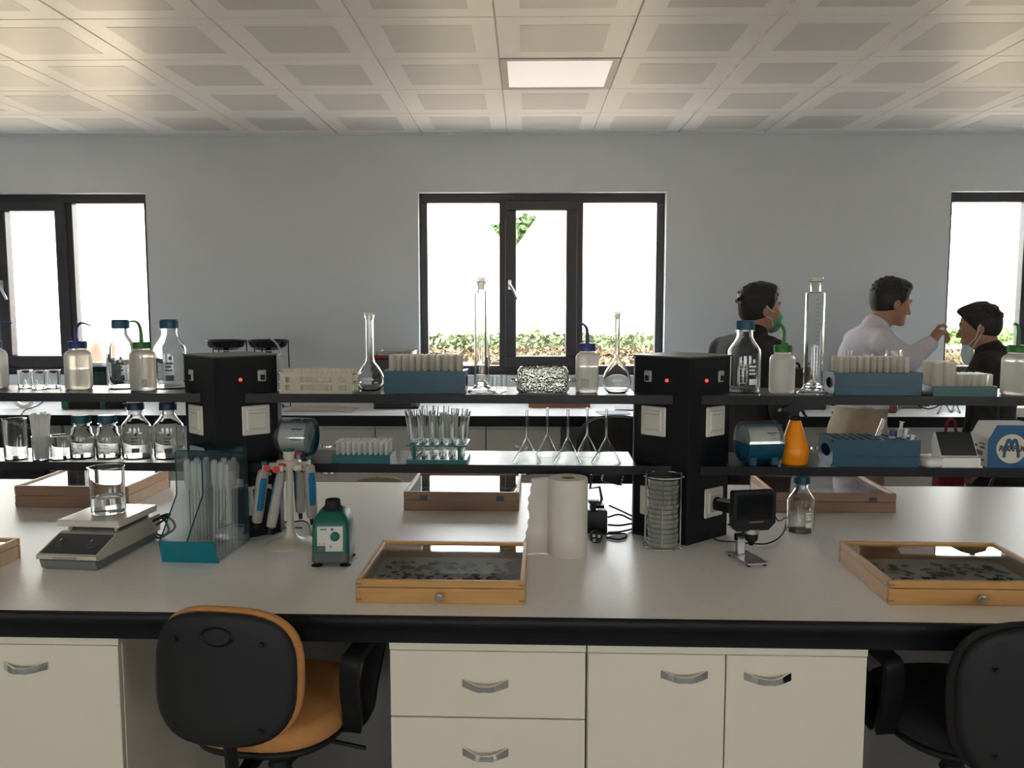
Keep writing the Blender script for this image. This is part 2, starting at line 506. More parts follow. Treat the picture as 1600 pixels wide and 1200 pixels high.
def hz(x, y): return 1.00 + 0.10 * min(1, max(0, (y - 6.9) / 4.6)) ** 0.9
bank('ground_bank', -14, 14, 6.6, 12.5, hz, 'soil_dry', .2, .03)
struct(MB().box(-60, 60, 12.4, 90, 1.0, 1.12).build('ground_far', 'soil_dry', smooth=0))
struct(MB().box(-60, 60, -60, YF - .3, -.2, -.1).build('ground_front', 'soil_dry', smooth=0))
def leaves(name, pts, size, material, parent=None):
    """leaf blades, one joined mass"""
    vs = []; fs = []
    for p in pts:
        s = size * rg.uniform(.6, 1.4); q = Quaternion((rg.normal(), rg.normal(), rg.normal(), rg.normal())); q.normalize()
        R = q.to_matrix(); o = len(vs)
        for c in ((-.5, 0, 0), (0, -.28, .08), (.5, 0, 0), (0, .28, .08)): vs.append(Vector(p) + R @ (Vector(c) * s))
        fs.append((o, o + 1, o + 2, o + 3))
    return MB().add(vs, fs).build(name, material, parent, smooth=0)
pts = []
while len(pts) < 6000:
    x, y = rg.uniform(-3.5, 3.4), rg.uniform(9.5, 11.6)
    if x > 3.3: continue
    pts.append((x, y, hz(x, y) + abs(rg.normal()) * .035 + .02))
tag(leaves('ground_cover', pts, .10, 'leaf_cover'), 'low green and brown ground cover plants on the bank outside', 'ground cover', kind='stuff')
pts = [(x, y, hz(x, y) + .05 + abs(rg.normal()) * .05) for x, y in zip(rg.uniform(3.9, 8.5, 3500), rg.uniform(10.2, 12.0, 3500))]
tag(leaves('grass_strip', pts, .10, 'grass_green'), 'bright green grass strip outside the window behind the men', 'grass', kind='stuff')
mat('added_leaf_brown', (0.060, 0.043, 0.022), 0.85, noise=.6, nscale=6)  # brown leaves added to keep the sunlit soil from blowing out to white
pts = [(x, y, hz(x, y) + .012 + abs(rg.normal()) * .012) for x, y in zip(rg.uniform(-3.5, 8.0, 9000), rg.uniform(7.8, 9.42, 9000))]
tag(leaves('added_soil_cover', pts, .13, 'added_leaf_brown'), 'added brown leaves toning down the over-bright soil just outside the windows', 'added leaves', kind='stuff')
def tent(label, x, y, w, eave, peak, group='white pagoda tents outside'):
    t = thing('pagoda_tent', label, 'tent', (x, y, 1.1), 0, group)
    h = w / 2; e = eave - 1.1; p = peak - 1.1
    r = MB(); N = 6; rings = []
    for k in range(N + 1):
        u = k / N; s = h * (1 - u) ** 1.0 + .03 * u; z = e + (p - e) * (u * .85 + .15 * u * u)
        rings.append([(-s, -s, z), (s, -s, z), (s, s, z), (-s, s, z)])
    vs = [v for ring in rings for v in ring]; fs = []
    for k in range(N):
        for c in range(4): fs.append((4 * k + c, 4 * k + (c + 1) % 4, 4 * k + 4 + (c + 1) % 4, 4 * k + 4 + c))
    fs.append(tuple(4 * N + c for c in range(4)))
    r.add(vs, fs); r.build('roof', 'tent_cloth', t, smooth=0)
    for c in range(4):
        a, b = [(-h, -h), (h, -h), (h, h), (-h, h)][c], [(h, -h), (h, h), (-h, h), (-h, -h)][c]
        d = Vector((b[0] - a[0], b[1] - a[1], 0)); L = d.length; d.normalize(); nrm = Vector((d.y, -d.x, 0)) * .01
        A, B = Vector((a[0], a[1], 0)), Vector((b[0], b[1], 0)); Z = Vector((0, 0, e + .02))
        MB().add([A, B, B + Z, A + Z, A - nrm, B - nrm, B + Z - nrm, A + Z - nrm], [(0, 1, 2, 3), (4, 7, 6, 5), (0, 4, 5, 1), (2, 6, 7, 3)]).build('side_wall', 'tent_cloth', t, smooth=0)
        MB().cyl(A, A + Z, .03, 8).build('pole', 'steel', t)
    return t
tA = tent('white pagoda tent outside the middle window, printed with a small dark emblem on its roof', at(700, 400, 16).x, 16, 2.6, 2.42, 4.1)
tent('white pagoda tent outside, the one to the right of the tree gap', at(880, 400, 19.0).x, 19.0, 2.4, 2.58, 4.4)
tent('white pagoda tent filling the view of the left window', at(110, 400, 15).x, 15, 5.6, 3.2, 5.2)
tent('white pagoda tent seen behind the man with lowered mask', at(1560, 400, 17).x, 17, 5.2, 2.9, 3.6)
for (px, py, s) in ((720, 378, .09), (724, 384, .06), (716, 374, .05), (718, 393, .04)):
    q = at(px, py, 14.3); q2 = MB()
    q2.box(-s, s * .2, -.004, .004, -s * .5, s * .8); q2.box(s * .35, s * .8, -.004, .004, -s * .7, s * .5)
    o = q2.build('emblem', 'print_dark', tA, smooth=0); fr = (q.z - 2.42) / (4.1 - 2.42)
    o.location = (q.x - tA.location.x, -1.3 * (1 - fr) - .02, q.z - 1.1); o.rotation_euler = (-math.atan2(1.3, 1.68), 0, 0)
def tree(label, px, pz, Y, rx, rz, n, trunk=True, size=.32):
    c = at(px, pz, Y); t = thing('broadleaf_tree', label, 'tree', (c.x, Y, 1.1))
    if trunk:
        MB().tube([(0, 0, 0), (.1, 0, (c.z - 1.1) * .6), (-.1, .1, c.z - 1.1)], [.2, .15, .08], 8).build('trunk', 'bark', t)
    d = rg.normal(size=(n, 3)); d /= np.linalg.norm(d, axis=1)[:, None]; d *= (rg.uniform(.5, 1.05, (n, 1)))
    lump = 1 + .25 * np.sin(5 * d[:, :1] + 3) * np.cos(4 * d[:, 2:3])
    pp = d * lump * np.array([rx, rx * .7, rz]) + np.array([0, 0, c.z - 1.1])
    leaves('crown', [tuple(p) for p in pp], size, 'leaf_tree', t)
    return t
tree('green leafy tree between the two peaked white tents', 806, 378, 30, 1.35, .75, 3600)
tree('yellow-green leafy tree at the top edge of the window by the man with lowered mask', 1600, 342, 26, .9, .30, 900)
# wire fence beyond the bank
f = thing('wire_fence', 'thin wire fence strung outside behind the ground cover', 'fence', (0, 12.3, 1.12))
for z in (.10, .20, .82):
    MB().tube([(-3, 0, z), (2.5, 0, z), (9, 0, z + .02)], .006, 5).build('wire', 'wire_grey', f)
for x in (-3, 9):
    MB().cyl((x, 0, -.1), (x, 0, 1.0), .025, 8).build('fence_post', 'wire_grey', f)
# pale mound seen left of the ground cover
c = at(812, 520, 12.9)
m = MB(); m.lathe([(0.0, .55), (.10, .48), (.2, .3), (.34, .08), (.4, -.1)], 14)
tag(m.build('straw_mound', mat('straw', (0.22, 0.18, 0.08), 0.9, noise=.5, nscale=14, bump=.8)), 'pale straw coloured mound outside the middle pane', 'mound').location = (c.x, 12.9, 1.14)
c = at(140, 560, 7.4)
m = MB(); m.lathe([(0, .31), (.05, .30), (.10, .26), (.135, .19), (.16, .09), (.19, 0), (0, 0)], 18, M=Matrix.Diagonal((1, .6, 1, 1)))
tag(m.build('cloth_sack', mat('sack_orange', (0.22, 0.12, 0.095), 0.8, noise=.15, nscale=8)), 'pale orange rounded sack standing outside the left window', 'sack').location = (at(136, 560, 7.4).x, 7.4, hz(0, 7.4))

# ------------------------------------------------------------------ far bench along the window wall
FY = 5.25; BZ = 0.90
def handle_mesh(L=.105, chrome='chrome'):
    """slim bowed bar handle"""
    m = MB(); n = 8; vs = []; fs = []
    for k in range(n + 1):
        u = k / n * 2 - 1; x = u * L / 2
        bow = .022 * max(0, 1 - max(0, abs(u) - .35) / .65) ; dz = .008 * max(0, abs(u) - .3)
        w = .0055 + .003 * abs(u)
        for (yy, zz) in ((-bow - .004, w), (-bow - .006, -w), (-bow + .001, -w), (-bow + .001, w)): vs.append((x, yy, zz + dz))
    for k in range(n):
        for c in range(4): fs.append((4 * k + c, 4 * k + 4 + c, 4 * k + 4 + (c + 1) % 4, 4 * k + (c + 1) % 4))
    fs += [(0, 1, 2, 3), (4 * n, 4 * n + 3, 4 * n + 2, 4 * n + 1)]
    m.add(vs, fs)
    me = m.mesh('handle', 30); me.materials.append(MATS[chrome]); return me
HM = handle_mesh()
wt = thing('wall_worktop', 'long pale worktop with black front edge running under the windows', 'worktop', (0, FY, BZ))
MB().box(-4.9, 4.9, .02, YB - FY - .002, -.03, 0).build('top', mat('worktop_far', (0.72, 0.73, 0.75), 0.3), wt, smooth=0)
MB().box(-4.9, 4.9, 0, .02, -.066, 0, bev=.003).build('front_edge', 'black_laminate', wt)
MB().box(-4.9, 4.9, .02, .06, -.066, -.03).build('edge_rail', 'black_laminate', wt, smooth=0)
def cabinet(name, label, x0, x1, y, z0, z1, doors, depth, fm, group, frame='world', rail=.022, face=-1):
    """cabinet carcass with doors / drawers; doors = list of (u0,u1,v0,v1,handle_u,kind) in fractions"""
    if frame == 'bench': loc = B2W((x0 + x1) / 2, y, z0); rz = ROT
    else: loc = ((x0 + x1) / 2, y, z0); rz = 0
    t = thing(name, label, 'cabinet', loc, rz, group); w = x1 - x0; h = z1 - z0; hw = w / 2
    b = MB(); b.box(-hw, hw, .018, depth, 0, h); b.build('body', fm, t, smooth=0)
    if rail: MB().box(-hw, hw, 0, .018, h - rail, h, bev=.001).build('top_rail', fm, t, smooth=0)
    H = h - rail; g = .0016
    for (u0, u1, v0, v1, hu, hv, kind) in doors:
        d = MB().box(-hw + w * u0 + g, -hw + w * u1 - g, 0, .018, H * v0 + g, H * v1 - g, bev=.0012).build(kind, fm, t, smooth=30)
        if hu is not None:
            k = link('handle', HM, d); k.location = (-hw + w * hu, 0, H * hv)
    return t
xs = [-4.8]
far_edges = [on(p, 660, BZ).x for p in (568, 754, 872)]
spots = [(-4.80, -3.90), (-3.88, -2.98), (-2.96, -2.16), (-2.14, far_edges[0] - .61), (far_edges[0] - .60, far_edges[0]), (far_edges[0] + .005, far_edges[1]),
         (far_edges[1] + .005, far_edges[2] + .03), (1.52, 2.12), (2.125, 2.72), (2.725, 3.32), (3.325, 3.92), (3.925, 4.52)]
where = ['leftmost one in view', 'leftmost one in view', 'below the small capped bottles', 'behind the blue and clear acrylic dispenser', 'behind the left drum dispenser', 'behind the crowded glass test tubes',
         'behind the glass funnels', 'behind the orange spray bottle', 'behind the standing man with beige trousers', 'behind the white desktop meter', '', '']
for k, (a, b) in enumerate(spots):
    if b - a < .3 or k in (0, 10, 11): continue          # outside the picture
    cabinet('base_cabinet', 'pale grey base cabinet under the window worktop, ' + where[k], a, b, FY + .07, .10, .83,
            [(0, .5, 0, 1, .36, .86, 'door'), (.5, 1, 0, 1, .64, .86, 'door')] if k in (0, 1, 2) else [(0, 1, .72, 1, .5, .84, 'drawer'), (0, 1, 0, .72, .5, .60, 'door')],
            .6, 'cabinet_far', 'base cabinets under the window worktop')
struct(MB().box(-4.9, 4.9, FY + .12, YB - .01, 0, .1).build('plinth_far', 'black_laminate', smooth=0))

# ------------------------------------------------------------------ the island bench
IY0, IY1 = 1.828, 3.272
IX0, IX1 = -2.9, 2.9
t = thing('island_worktop', 'wide grey island worktop with thick black rounded front edge', 'worktop', B2W(0, IY0, BZ), ROT)
MB().box(IX0, IX1, .012, IY1 - IY0 - .012, -.03, 0).build('top', 'worktop_grey', t, smooth=0)
e = MB(); prof = [(.03, -.002), (.012, 0), (.004, -.002), (0, -.008), (0, -.022), (.004, -.030), (.006, -.034), (.006, -.062), (.03, -.062)]
e.prism([(y, z) for y, z in prof], 'x', IX0, IX1); e.build('front_edge', 'black_laminate', t)
MB().box(IX0, IX1, IY1 - IY0 - .012, IY1 - IY0, -.06, 0, bev=.003).build('back_edge', 'black_laminate', t)
def bx(px, py=1010): # x in the bench frame of a pixel on the cabinet fronts
    q = at(px, py, IY0 + .02); c, s = math.cos(-ROT), math.sin(-ROT)
    for _ in range(3):
        d = ray(px, py); # intersect bench-frame plane y = IY0+.02
        k = (IY0 + .02) / (s * d.x + c * d.y); q = d * k
    return c * q.x - s * q.y
def bz(px, py):
    c, s = math.cos(-ROT), math.sin(-ROT); d = ray(px, py); k = (IY0 + .02) / (s * d.x + c * d.y)
    return ZC + d.z * k
CT = BZ - .062
xa, xb, xc = bx(608), bx(916), bx(1357)
CB = .10
def vz(px, py, z0=CB, z1=CT - .022): return (bz(px, py) - z0) / (z1 - z0)
v1 = vz(760, 1122); hv1 = vz(760, 1070); hv2 = vz(760, 1177); v2 = v1 - (1 - v1) * 1.0
cabinet('drawer_cabinet', 'white drawer cabinet under the island bench, beside the black and orange chair', xa, xb, IY0 + .02, CB, CT,
        [(0, 1, v1, 1, .49, hv1, 'drawer'), (0, 1, v2, v1, .49, hv2, 'drawer'), (0, 1, v2 - (1 - v1), v2, .49, hv2 - (hv1 - hv2), 'drawer'), (0, 1, 0, v2 - (1 - v1), .49, (v2 - (1 - v1)) * .6, 'drawer')], .62, 'cabinet_white', 'cabinets under the island bench', 'bench')
um = (bx(1134) - xb) / (xc - xb)
cabinet('door_cabinet', 'white two-door cabinet under the island bench with paired bow handles', xb + .003, xc, IY0 + .02, CB, CT,
        [(0, um, 0, 1, (bx(1068) - xb) / (xc - xb), vz(1068, 1056), 'door'), (um, 1, 0, 1, (bx(1199) - xb) / (xc - xb), vz(1199, 1059), 'door')], .62, 'cabinet_white', 'cabinets under the island bench', 'bench')
xl = bx(185)
cabinet('door_cabinet', 'white cabinet under the island bench to the left of the black and orange chair', xl - .62, xl, IY0 + .02, CB, CT,
        [(0, .5, 0, 1, .35, vz(40, 1042), 'door'), (.5, 1, 0, 1, (bx(40) - (xl - .62)) / .62, vz(40, 1042), 'door')], .62, 'cabinet_white', 'cabinets under the island bench', 'bench')
for (a, b, lab) in ((-2.88, xl - .63, 'white cabinet at the left end of the island bench'), (xc + .75, 2.88, 'white cabinet at the right end of the island bench')):
    cabinet('door_cabinet', lab, a, b, IY0 + .02, CB, CT, [(0, .5, 0, 1, .35, .84, 'door'), (.5, 1, 0, 1, .65, .84, 'door')], .62, 'cabinet_white', 'cabinets under the island bench', 'bench')
# knee-space back panels and plinth
p = struct(MB().box(IX0 + .02, IX1 - .02, 0, .02, 0, CT).build('trim_2', 'cabinet_inside', smooth=0)); p.location = B2W(0, IY0 + .66, 0); p.rotation_euler.z = ROT
for (a, b, n) in ((xa + .01, xc - .01, 3), (xl - .61, xl - .01, 4), (-2.87, xl - .64, 5), (xc + .76, 2.87, 6)):
    p = struct(MB().box(a, b, .06, .60, 0, CB).build('trim_%d' % n, 'black_laminate', smooth=0)); p.location = B2W(0, IY0, 0); p.rotation_euler.z = ROT
# cabinets on the far side, simple
for (a, b, lab) in ((-2.88, -1.9, 'left end'), (-.2, 1.0, 'middle'), (1.9, 2.88, 'right end')):
    o = cabinet('door_cabinet', 'white cabinet on the window side of the island bench, ' + lab, -b, -a, 0, CB, CT, [(0, .5, 0, 1, .35, .84, 'door'), (.5, 1, 0, 1, .65, .84, 'door')], .5, 'cabinet_white', 'cabinets on the window side of the island')
    o.location = B2W((a + b) / 2, IY1 - .03, CB); o.rotation_euler.z = ROT + PI
# power columns
CH = .545; S1, S2, ST = .228, .436, .026      # heights above the bench of the two shelves' tops, thickness
COLX = (-.947, .418)
SY0, SY1 = 2.452, 2.69
def power_column(label, xc_, front, ox):
    t = thing('power_column', label, 'column', B2W(xc_, front, BZ), ROT, 'power columns on the island bench')
    hw, hd = .142, .125
    b = MB(); b.prism([(0, 0), (hw, hd), (hw, hd + .035), (0, 2 * hd + .03), (-hw, hd + .035), (-hw, hd)], 'z', 0, CH); b.build('body', 'black_laminate', t, smooth=0)
    sl = MB(); sl.box(-.0012, .0012, -.0012, .004, 0, CH); sl.box(-.0012, .0012, 0, .27, CH - .001, CH + .0015); sl.build('seam', mat('seam_black', (.004, .004, .004), .8), t, smooth=0)
    cap = MB(); q = .004; cap.prism([(0, -q), (hw + q, hd - q / 2), (hw + q, hd + .037), (0, 2 * hd + .034), (-hw - q, hd + .037), (-hw - q, hd - q / 2)], 'z', CH, CH + .004); cap.build('cap', mat('column_cap', (.075, .073, .068), .4), t, smooth=0)
    ang = math.atan2(hd, hw); Lf = math.hypot(hw, hd)
    for s in (-1, 1):
        # face frame: origin at the front ridge, u along the face away from the ridge, outward normal
        U = Vector((s * math.cos(ang), math.sin(ang), 0)); N = Vector((s * math.sin(ang), -math.cos(ang), 0))
        def M(u, z):
            X = U if s > 0 else -U
            m4 = Matrix((( X.x, -N.x, 0, U.x * u), (X.y, -N.y, 0, U.y * u), (X.z, -N.z, 1, z), (0, 0, 0, 1)))
            return m4   # local x along the face (left to right), local y into the face, z up
        def plate(u, z, w, h, name, m, par=t, t0=-.006, bev=.003):
            return MB().box(-w / 2, w / 2, t0, .001, -h / 2, h / 2, bev=bev, M=M(u, z)).build(name, m, par)
        k = plate(Lf * .745, .487, .026, .034, 'switch', 'socket_grey')
        MB().box(-.006, .006, -.010, -.005, -.012, .003, M=M(Lf * .745 + s * .002 * 0, .487)).build('rocker', 'black_plastic', k, smooth=0)
        MB().lathe([(0, -.006), (.0035, -.005), (.005, 0), (0, 0)], 12, M=M(Lf * .40, .478) @ Matrix.Rotation(-PI / 2, 4, 'X')).build('pilot_lamp', 'red_lamp', t) if not (ox == 0 and s < 0) else None
        def socket(z, plugged):
            p = plate(Lf * .63, z, .086, .088, 'socket', 'socket_cream')
            fl = MB(); fl.box(-.031, .031, -.011, -.004, -.030, .033, bev=.003, M=M(Lf * .63, z)); fl.build('flap', 'socket_cream', p)
            ln = MB(); ln.box(-.026, .026, -.0118, -.0105, .0205, .0225, M=M(Lf * .63, z)); ln.box(-.024, .024, -.0118, -.0105, -.0245, -.023, M=M(Lf * .63, z)); ln.build('flap_line', 'socket_grey', p, smooth=0)
        socket(.355, False); socket(.112, True)
    return t
power_column('black power column between the wash bottles and the clear tube rack', COLX[0], 2.395, 0)
power_column('black power column behind the wire rack of petri dishes', COLX[1], 2.418, 1)
def shelf(label, x0, x1, z, group):
    """board between two columns; its ends follow the slanting column faces. x0/x1: column index or free end"""
    def end(c, sgn):
        if isinstance(c, float): return [(c, SY0), (c, SY1)]
        cx, fr = COLX[c], (2.395, 2.418)[c]; a = (SY0 - fr) / .125 * .142 + .003
        return [(cx + sgn * a, SY0), (cx + sgn * .145, fr + .125), (cx + sgn * .145, SY1)]
    A, B = end(x0, 1), end(x1, -1); mx = (A[-1][0] + B[-1][0]) / 2
    t = thing('shelf', label, 'shelf', B2W(mx, SY0, BZ + z), ROT, group)
    poly = [(x - mx, y - SY0) for x, y in A] + [(x - mx, y - SY0) for x, y in reversed(B)]
    MB().prism(poly, 'z', -ST, 0).build('board', mat('shelf_black', (0.009, 0.009, 0.011), 0.33, noise=.15, nscale=80, spec=.30), t, smooth=0)
    return t
GP = 'black shelf boards of the island'
for (a, b, n) in ((IX0, 0, 'left of the left power column'), (0, 1, 'between the two power columns'), (1, IX1, 'right of the right power column')):
    shelf('upper black shelf board ' + n, a, b, S2, GP); shelf('lower black shelf board ' + n, a, b, S1, GP)
Z1, Z2 = BZ + S1, BZ + S2
# ------------------------------------------------------------------ materials of the glassware
glass('lab_glass', (0.985, 0.995, 0.99))
milky('frosted', (0.95, 0.92, 0.88), clear=0.25, trl=0.6)
glass('water', (0.985, 0.99, 0.985), ior=1.33)
milky('ldpe', (0.97, 0.95, 0.91), clear=0.58, trl=0.75, blur=.45)
milky('ldpe_liquid', (0.90, 0.91, 0.90), clear=0.60, trl=0.8, rough=.1)
milky('tube_plastic', (0.97, 0.955, 0.92), clear=0.40, trl=0.75, blur=.45)
milky('tip_plastic', (0.96, 0.96, 0.94), clear=0.35, trl=0.65)
milky('rack_acrylic', (0.90, 0.87, 0.76), clear=0.35, trl=0.5, rough=.2)
mat('cap_blue', (0.008, 0.085, 0.165), 0.38)
mat('cap_teal', (0.006, 0.075, 0.105), 0.38)
mat('cap_navy', (0.012, 0.035, 0.17), 0.4)
mat('cap_green', (0.015, 0.17, 0.02), 0.38)
mat('rack_blue', (0.003, 0.058, 0.105), 0.35, noise=.06, nscale=40)
mat('rack_teal', (0.004, 0.10, 0.105), 0.35)
mat('rack_green', (0.010, 0.085, 0.080), 0.35)
mat('print_white', (0.85, 0.85, 0.83), 0.5)
mat('print_grey', (0.06, 0.06, 0.065), 0.5)
mat('print_blue', (0.03, 0.05, 0.20), 0.5)
mat('label_paper', (0.55, 0.53, 0.50), 0.7, noise=.35, nscale=160)
mat('white_plastic', (0.78, 0.77, 0.73), 0.35)
mat('cream_plastic', (0.62, 0.58, 0.49), 0.4)
mat('orange_plastic', (0.85, 0.27, 0.003), 0.32)
thin_glass('clear_plastic', (0.93, 0.95, 0.95), gloss=1.2, haze=.10, hazecol=(.75, .78, .8))
def W2By(p): return -math.sin(ROT) * p.x + math.cos(ROT) * p.y
def spot(px, py, z, r=0.0, clamp=True):
    """standing place on a shelf or bench for a thing whose front foot shows at pixel (px,py)"""
    p = on(px, py, z); u = Vector((p.x, p.y, 0)).normalized(); p = p + u * r
    if clamp and z > BZ + .01:
        yb = W2By(p); lo, hi = SY0 + r + .004, SY1 - r - .002
        d = min(max(yb, lo), max(hi, lo)) - yb
        p = p * (1 + d / yb) if abs(d) > 1e-6 else p
        p.z = z
    return p
def shell(outer, t=.0022, base=.003):
    """closed profile of a vessel: outer wall up, inner wall down"""
    inn = [(max(r - t, .0006), max(z, base)) for r, z in reversed(outer) if r > 1e-6]
    out = [q for q in outer]
    res = [(0, outer[0][1])] + [q for q in out if q[0] > 1e-6] + inn + [(0, base + outer[0][1])]
    return res

# ------------------------------------------------------------------ bottles
GB = 'capped glass reagent bottles'
def reagent_bottle(px, py, z, w, top, label, capm='cap_blue', prt='print_white', squat=False, cw=.56, clamp=True):
    p = spot(px, py, z, 0); k = mpp(p); R = w * k / 2; p = spot(px, py, z, R, clamp); k = mpp(p); R = w * k / 2
    H = (py - top) * k * 1.005
    t = thing('reagent_bottle', label, 'bottle', p, ROT, GB)
    a, b, c = (.56, .78, .87) if not squat else (.50, .76, .83)
    nr = R * cw * .86
    prof = [(R * .86, 0), (R * .96, H * .012), (R, H * .04), (R, H * a), (R * .97, H * (a + .035)), (R * .86, H * (a + .075)), (nr * 1.25, H * (b - .06)), (nr * 1.03, H * (b - .01)), (nr, H * b), (nr, H * (c + .1))]
    MB().lathe(shell(prof, .0024, .004), 40).build('glass_body', 'lab_glass', t, smooth=50)
    rc = R * cw
    MB().lathe([(nr + .0006, H * (c - .022)), (rc * 1.05, H * (c - .022)), (rc * 1.05, H * (c - .005)), (nr + .0006, H * (c - .005))], 32, closed=True).build('pouring_ring', 'clear_plastic', t)
    m = MB(); n = 40; pr = []
    m.lathe([(nr + .0008, H * c), (rc, H * c), (rc, H * .985), (rc * .94, H), (0, H), (0, H - .003), (nr + .0008, H - .004)], 48, closed=False)
    for kk in range(36):
        an = 2 * PI * kk / 36
        m.box(-.0006, .0006, -.0006, .0008, H * c, H * .98, M=Matrix.Rotation(an, 4, 'Z') @ Matrix.Translation((0, rc, 0)))
    m.build('cap', capm, t)
    g = MB()
    for i in range(4):
        zz = H * (.14 + .1 * i); q = arc_patch(R, -118, -96 - 6 * (i % 2), zz, zz + .0013); g.add(q.v, q.f)
    q = arc_patch(R, -119, -117.6, H * .10, H * .5); g.add(q.v, q.f)
    for i, (a0, a1, z0, z1) in enumerate(((-85, -58, .36, .385), (-85, -64, .31, .335), (-85, -60, .26, .285), (-84, -56, .12, .20), (-72, -62, .42, .47))):
        q = arc_patch(R, a0, a1, H * z0, H * z1); g.add(q.v, q.f)
    g.build('print', prt, t, smooth=0)
    return t
reagent_bottle(192.5, 608, Z2, 45, 502, 'tall clear glass bottle with blue cap standing behind the green-capped wash bottle', prt='print_grey')
reagent_bottle(268, 608, Z2, 48, 502, 'tall clear glass bottle with blue cap beside the left power column on the upper shelf', prt='print_grey')
reagent_bottle(1161.5, 615, Z2, 50, 504, 'tall clear glass bottle with blue cap beside the right power column on the upper shelf')
reagent_bottle(130, 718, Z1, 36, 651, 'small squat glass bottle with teal cap beside the low beaker', 'cap_teal', squat=True, cw=.76)
reagent_bottle(170.5, 718, Z1, 36, 651, 'small squat glass bottle with teal cap beside the taller dark-capped bottles', 'cap_teal', squat=True, cw=.76)
reagent_bottle(215, 718, Z1, 44, 632, 'medium clear glass bottle with dark cap, the one next to the squat bottles', 'cap_navy' if False else mat('cap_dark', (.006, .03, .055), .35), prt='print_grey')
reagent_bottle(265.5, 718, Z1, 45, 632, 'medium clear glass bottle with dark cap partly behind the acrylic dispenser', MATS['cap_dark'], prt='print_grey')
reagent_bottle(1250, 835, BZ, 42, 748, 'clear glass bottle with teal cap standing alone on the bench by the small microscope', 'cap_teal')

GW = 'plastic wash bottles with bent spouts'
def wash_bottle(px, py, z, w, captop, capbot, capw, spout, label, capm, level, lab=None):
    p = spot(px, py, z, 0); k = mpp(p); p = spot(px, py, z, w * k / 2); k = mpp(p); R = w * k / 2
    zc0, zc1 = (py - capbot) * k, (py - captop) * k
    t = thing('wash_bottle', label, 'wash bottle', p, ROT, GW)
    rc = capw * k / 2; rn = rc * .92
    prof = [(R * .85, 0), (R * .96, .003), (R, .009), (R, zc0 - R * .62), (R * .97, zc0 - R * .45), (R * .86, zc0 - R * .28), (rn, zc0 - R * .12), (rn, zc0 + .006)]
    MB().lathe([(0, 0)] + prof, 36).build('bottle_body', 'ldpe', t, smooth=50)
    zl = zc0 * level; ri = R - .0016
    MB().lathe([(0, .002), (R * .85, .003), (ri, .010), (ri, min(zl, zc0 - R * .5)), (0, min(zl, zc0 - R * .5))], 32).build('liquid', 'ldpe_liquid', t, smooth=40)
    m = MB(); m.lathe([(rn + .0005, zc0), (rc, zc0), (rc, zc1 - .002), (rc * .95, zc1), (0, zc1), (0, zc1 - .002), (rn + .0005, zc1 - .003)], 40)
    for kk in range(30):
        m.box(-.0007, .0007, -.0005, .0008, zc0 + .001, zc1 - .002, M=Matrix.Rotation(2 * PI * kk / 30, 4, 'Z') @ Matrix.Translation((0, rc, 0)))
    m.lathe([(.0048, zc1 - .001), (.0048, zc1 + .006), (.0035, zc1 + .009), (0, zc1 + .009)], 14)
    cap = m.build('cap', capm, t)
    pts = [((x - px) * k, 0, (py - y) * k) for x, y in spout]
    pts = curve_pts([(0 if False else pts[0][0], 0, zc1)] + pts, 6); n = len(pts)
    MB().tube(pts, [.0066 - .0044 * (i / n) for i in range(n)], 10).build('spout', capm, t)
    MB().cyl((pts[0].x, 0, .012), (pts[0].x, 0, zc1), .0026, 8).build('dip_tube', 'tip_plastic', t)
    if lab:
        q = arc_patch(R, lab[0], lab[1], (py - lab[3]) * k, (py - lab[2]) * k, t=.0005); q.build('sticker', 'label_paper', t, smooth=0)
    return t
wash_bottle(-8, 608, Z2, 40, 534, 545, 27, [(-8, 528), (-6, 514), (4, 504), (14, 504), (25, 507)], 'wash bottle with blue cap cut off by the picture edge', 'cap_navy', .55)
wash_bottle(124, 609, Z2, 40, 535, 546, 27, [(122, 526), (123, 516), (129, 508), (136, 507), (147, 511)], 'wash bottle with blue cap and dark spout bending right, in front of the left window', 'cap_navy', .5)
wash_bottle(224.5, 611, Z2, 39, 536, 546, 26, [(224, 524), (222, 511), (217, 505), (211, 504), (206, 505)], 'wash bottle with green cap in front of a tall blue-capped glass bottle', 'cap_green', .8, (-72, -48, 593, 605))
wash_bottle(917, 614, Z2, 36, 538, 550, 25, [(917, 528), (916, 516), (912, 510), (907, 508), (902, 511)], 'wash bottle with dark blue cap between the lidded glass dish and the pear-shaped flask', 'cap_navy', .62, (-125, -82, 592, 606))
wash_bottle(1221, 616, Z2, 39, 541, 552, 27, [(1222, 530), (1222, 519), (1218, 511), (1213, 509), (1208, 511)], 'wash bottle with green cap beside the stoppered cylinder with printed scale', 'cap_green', .85)
wash_bottle(1586, 618, Z2, 43, 541, 552, 29, [(1586, 530), (1586, 518), (1584, 511), (1580, 508), (1577, 510)], 'wash bottle with green cap at the right picture edge', 'cap_green', .78, (-84, -58, 595, 609))

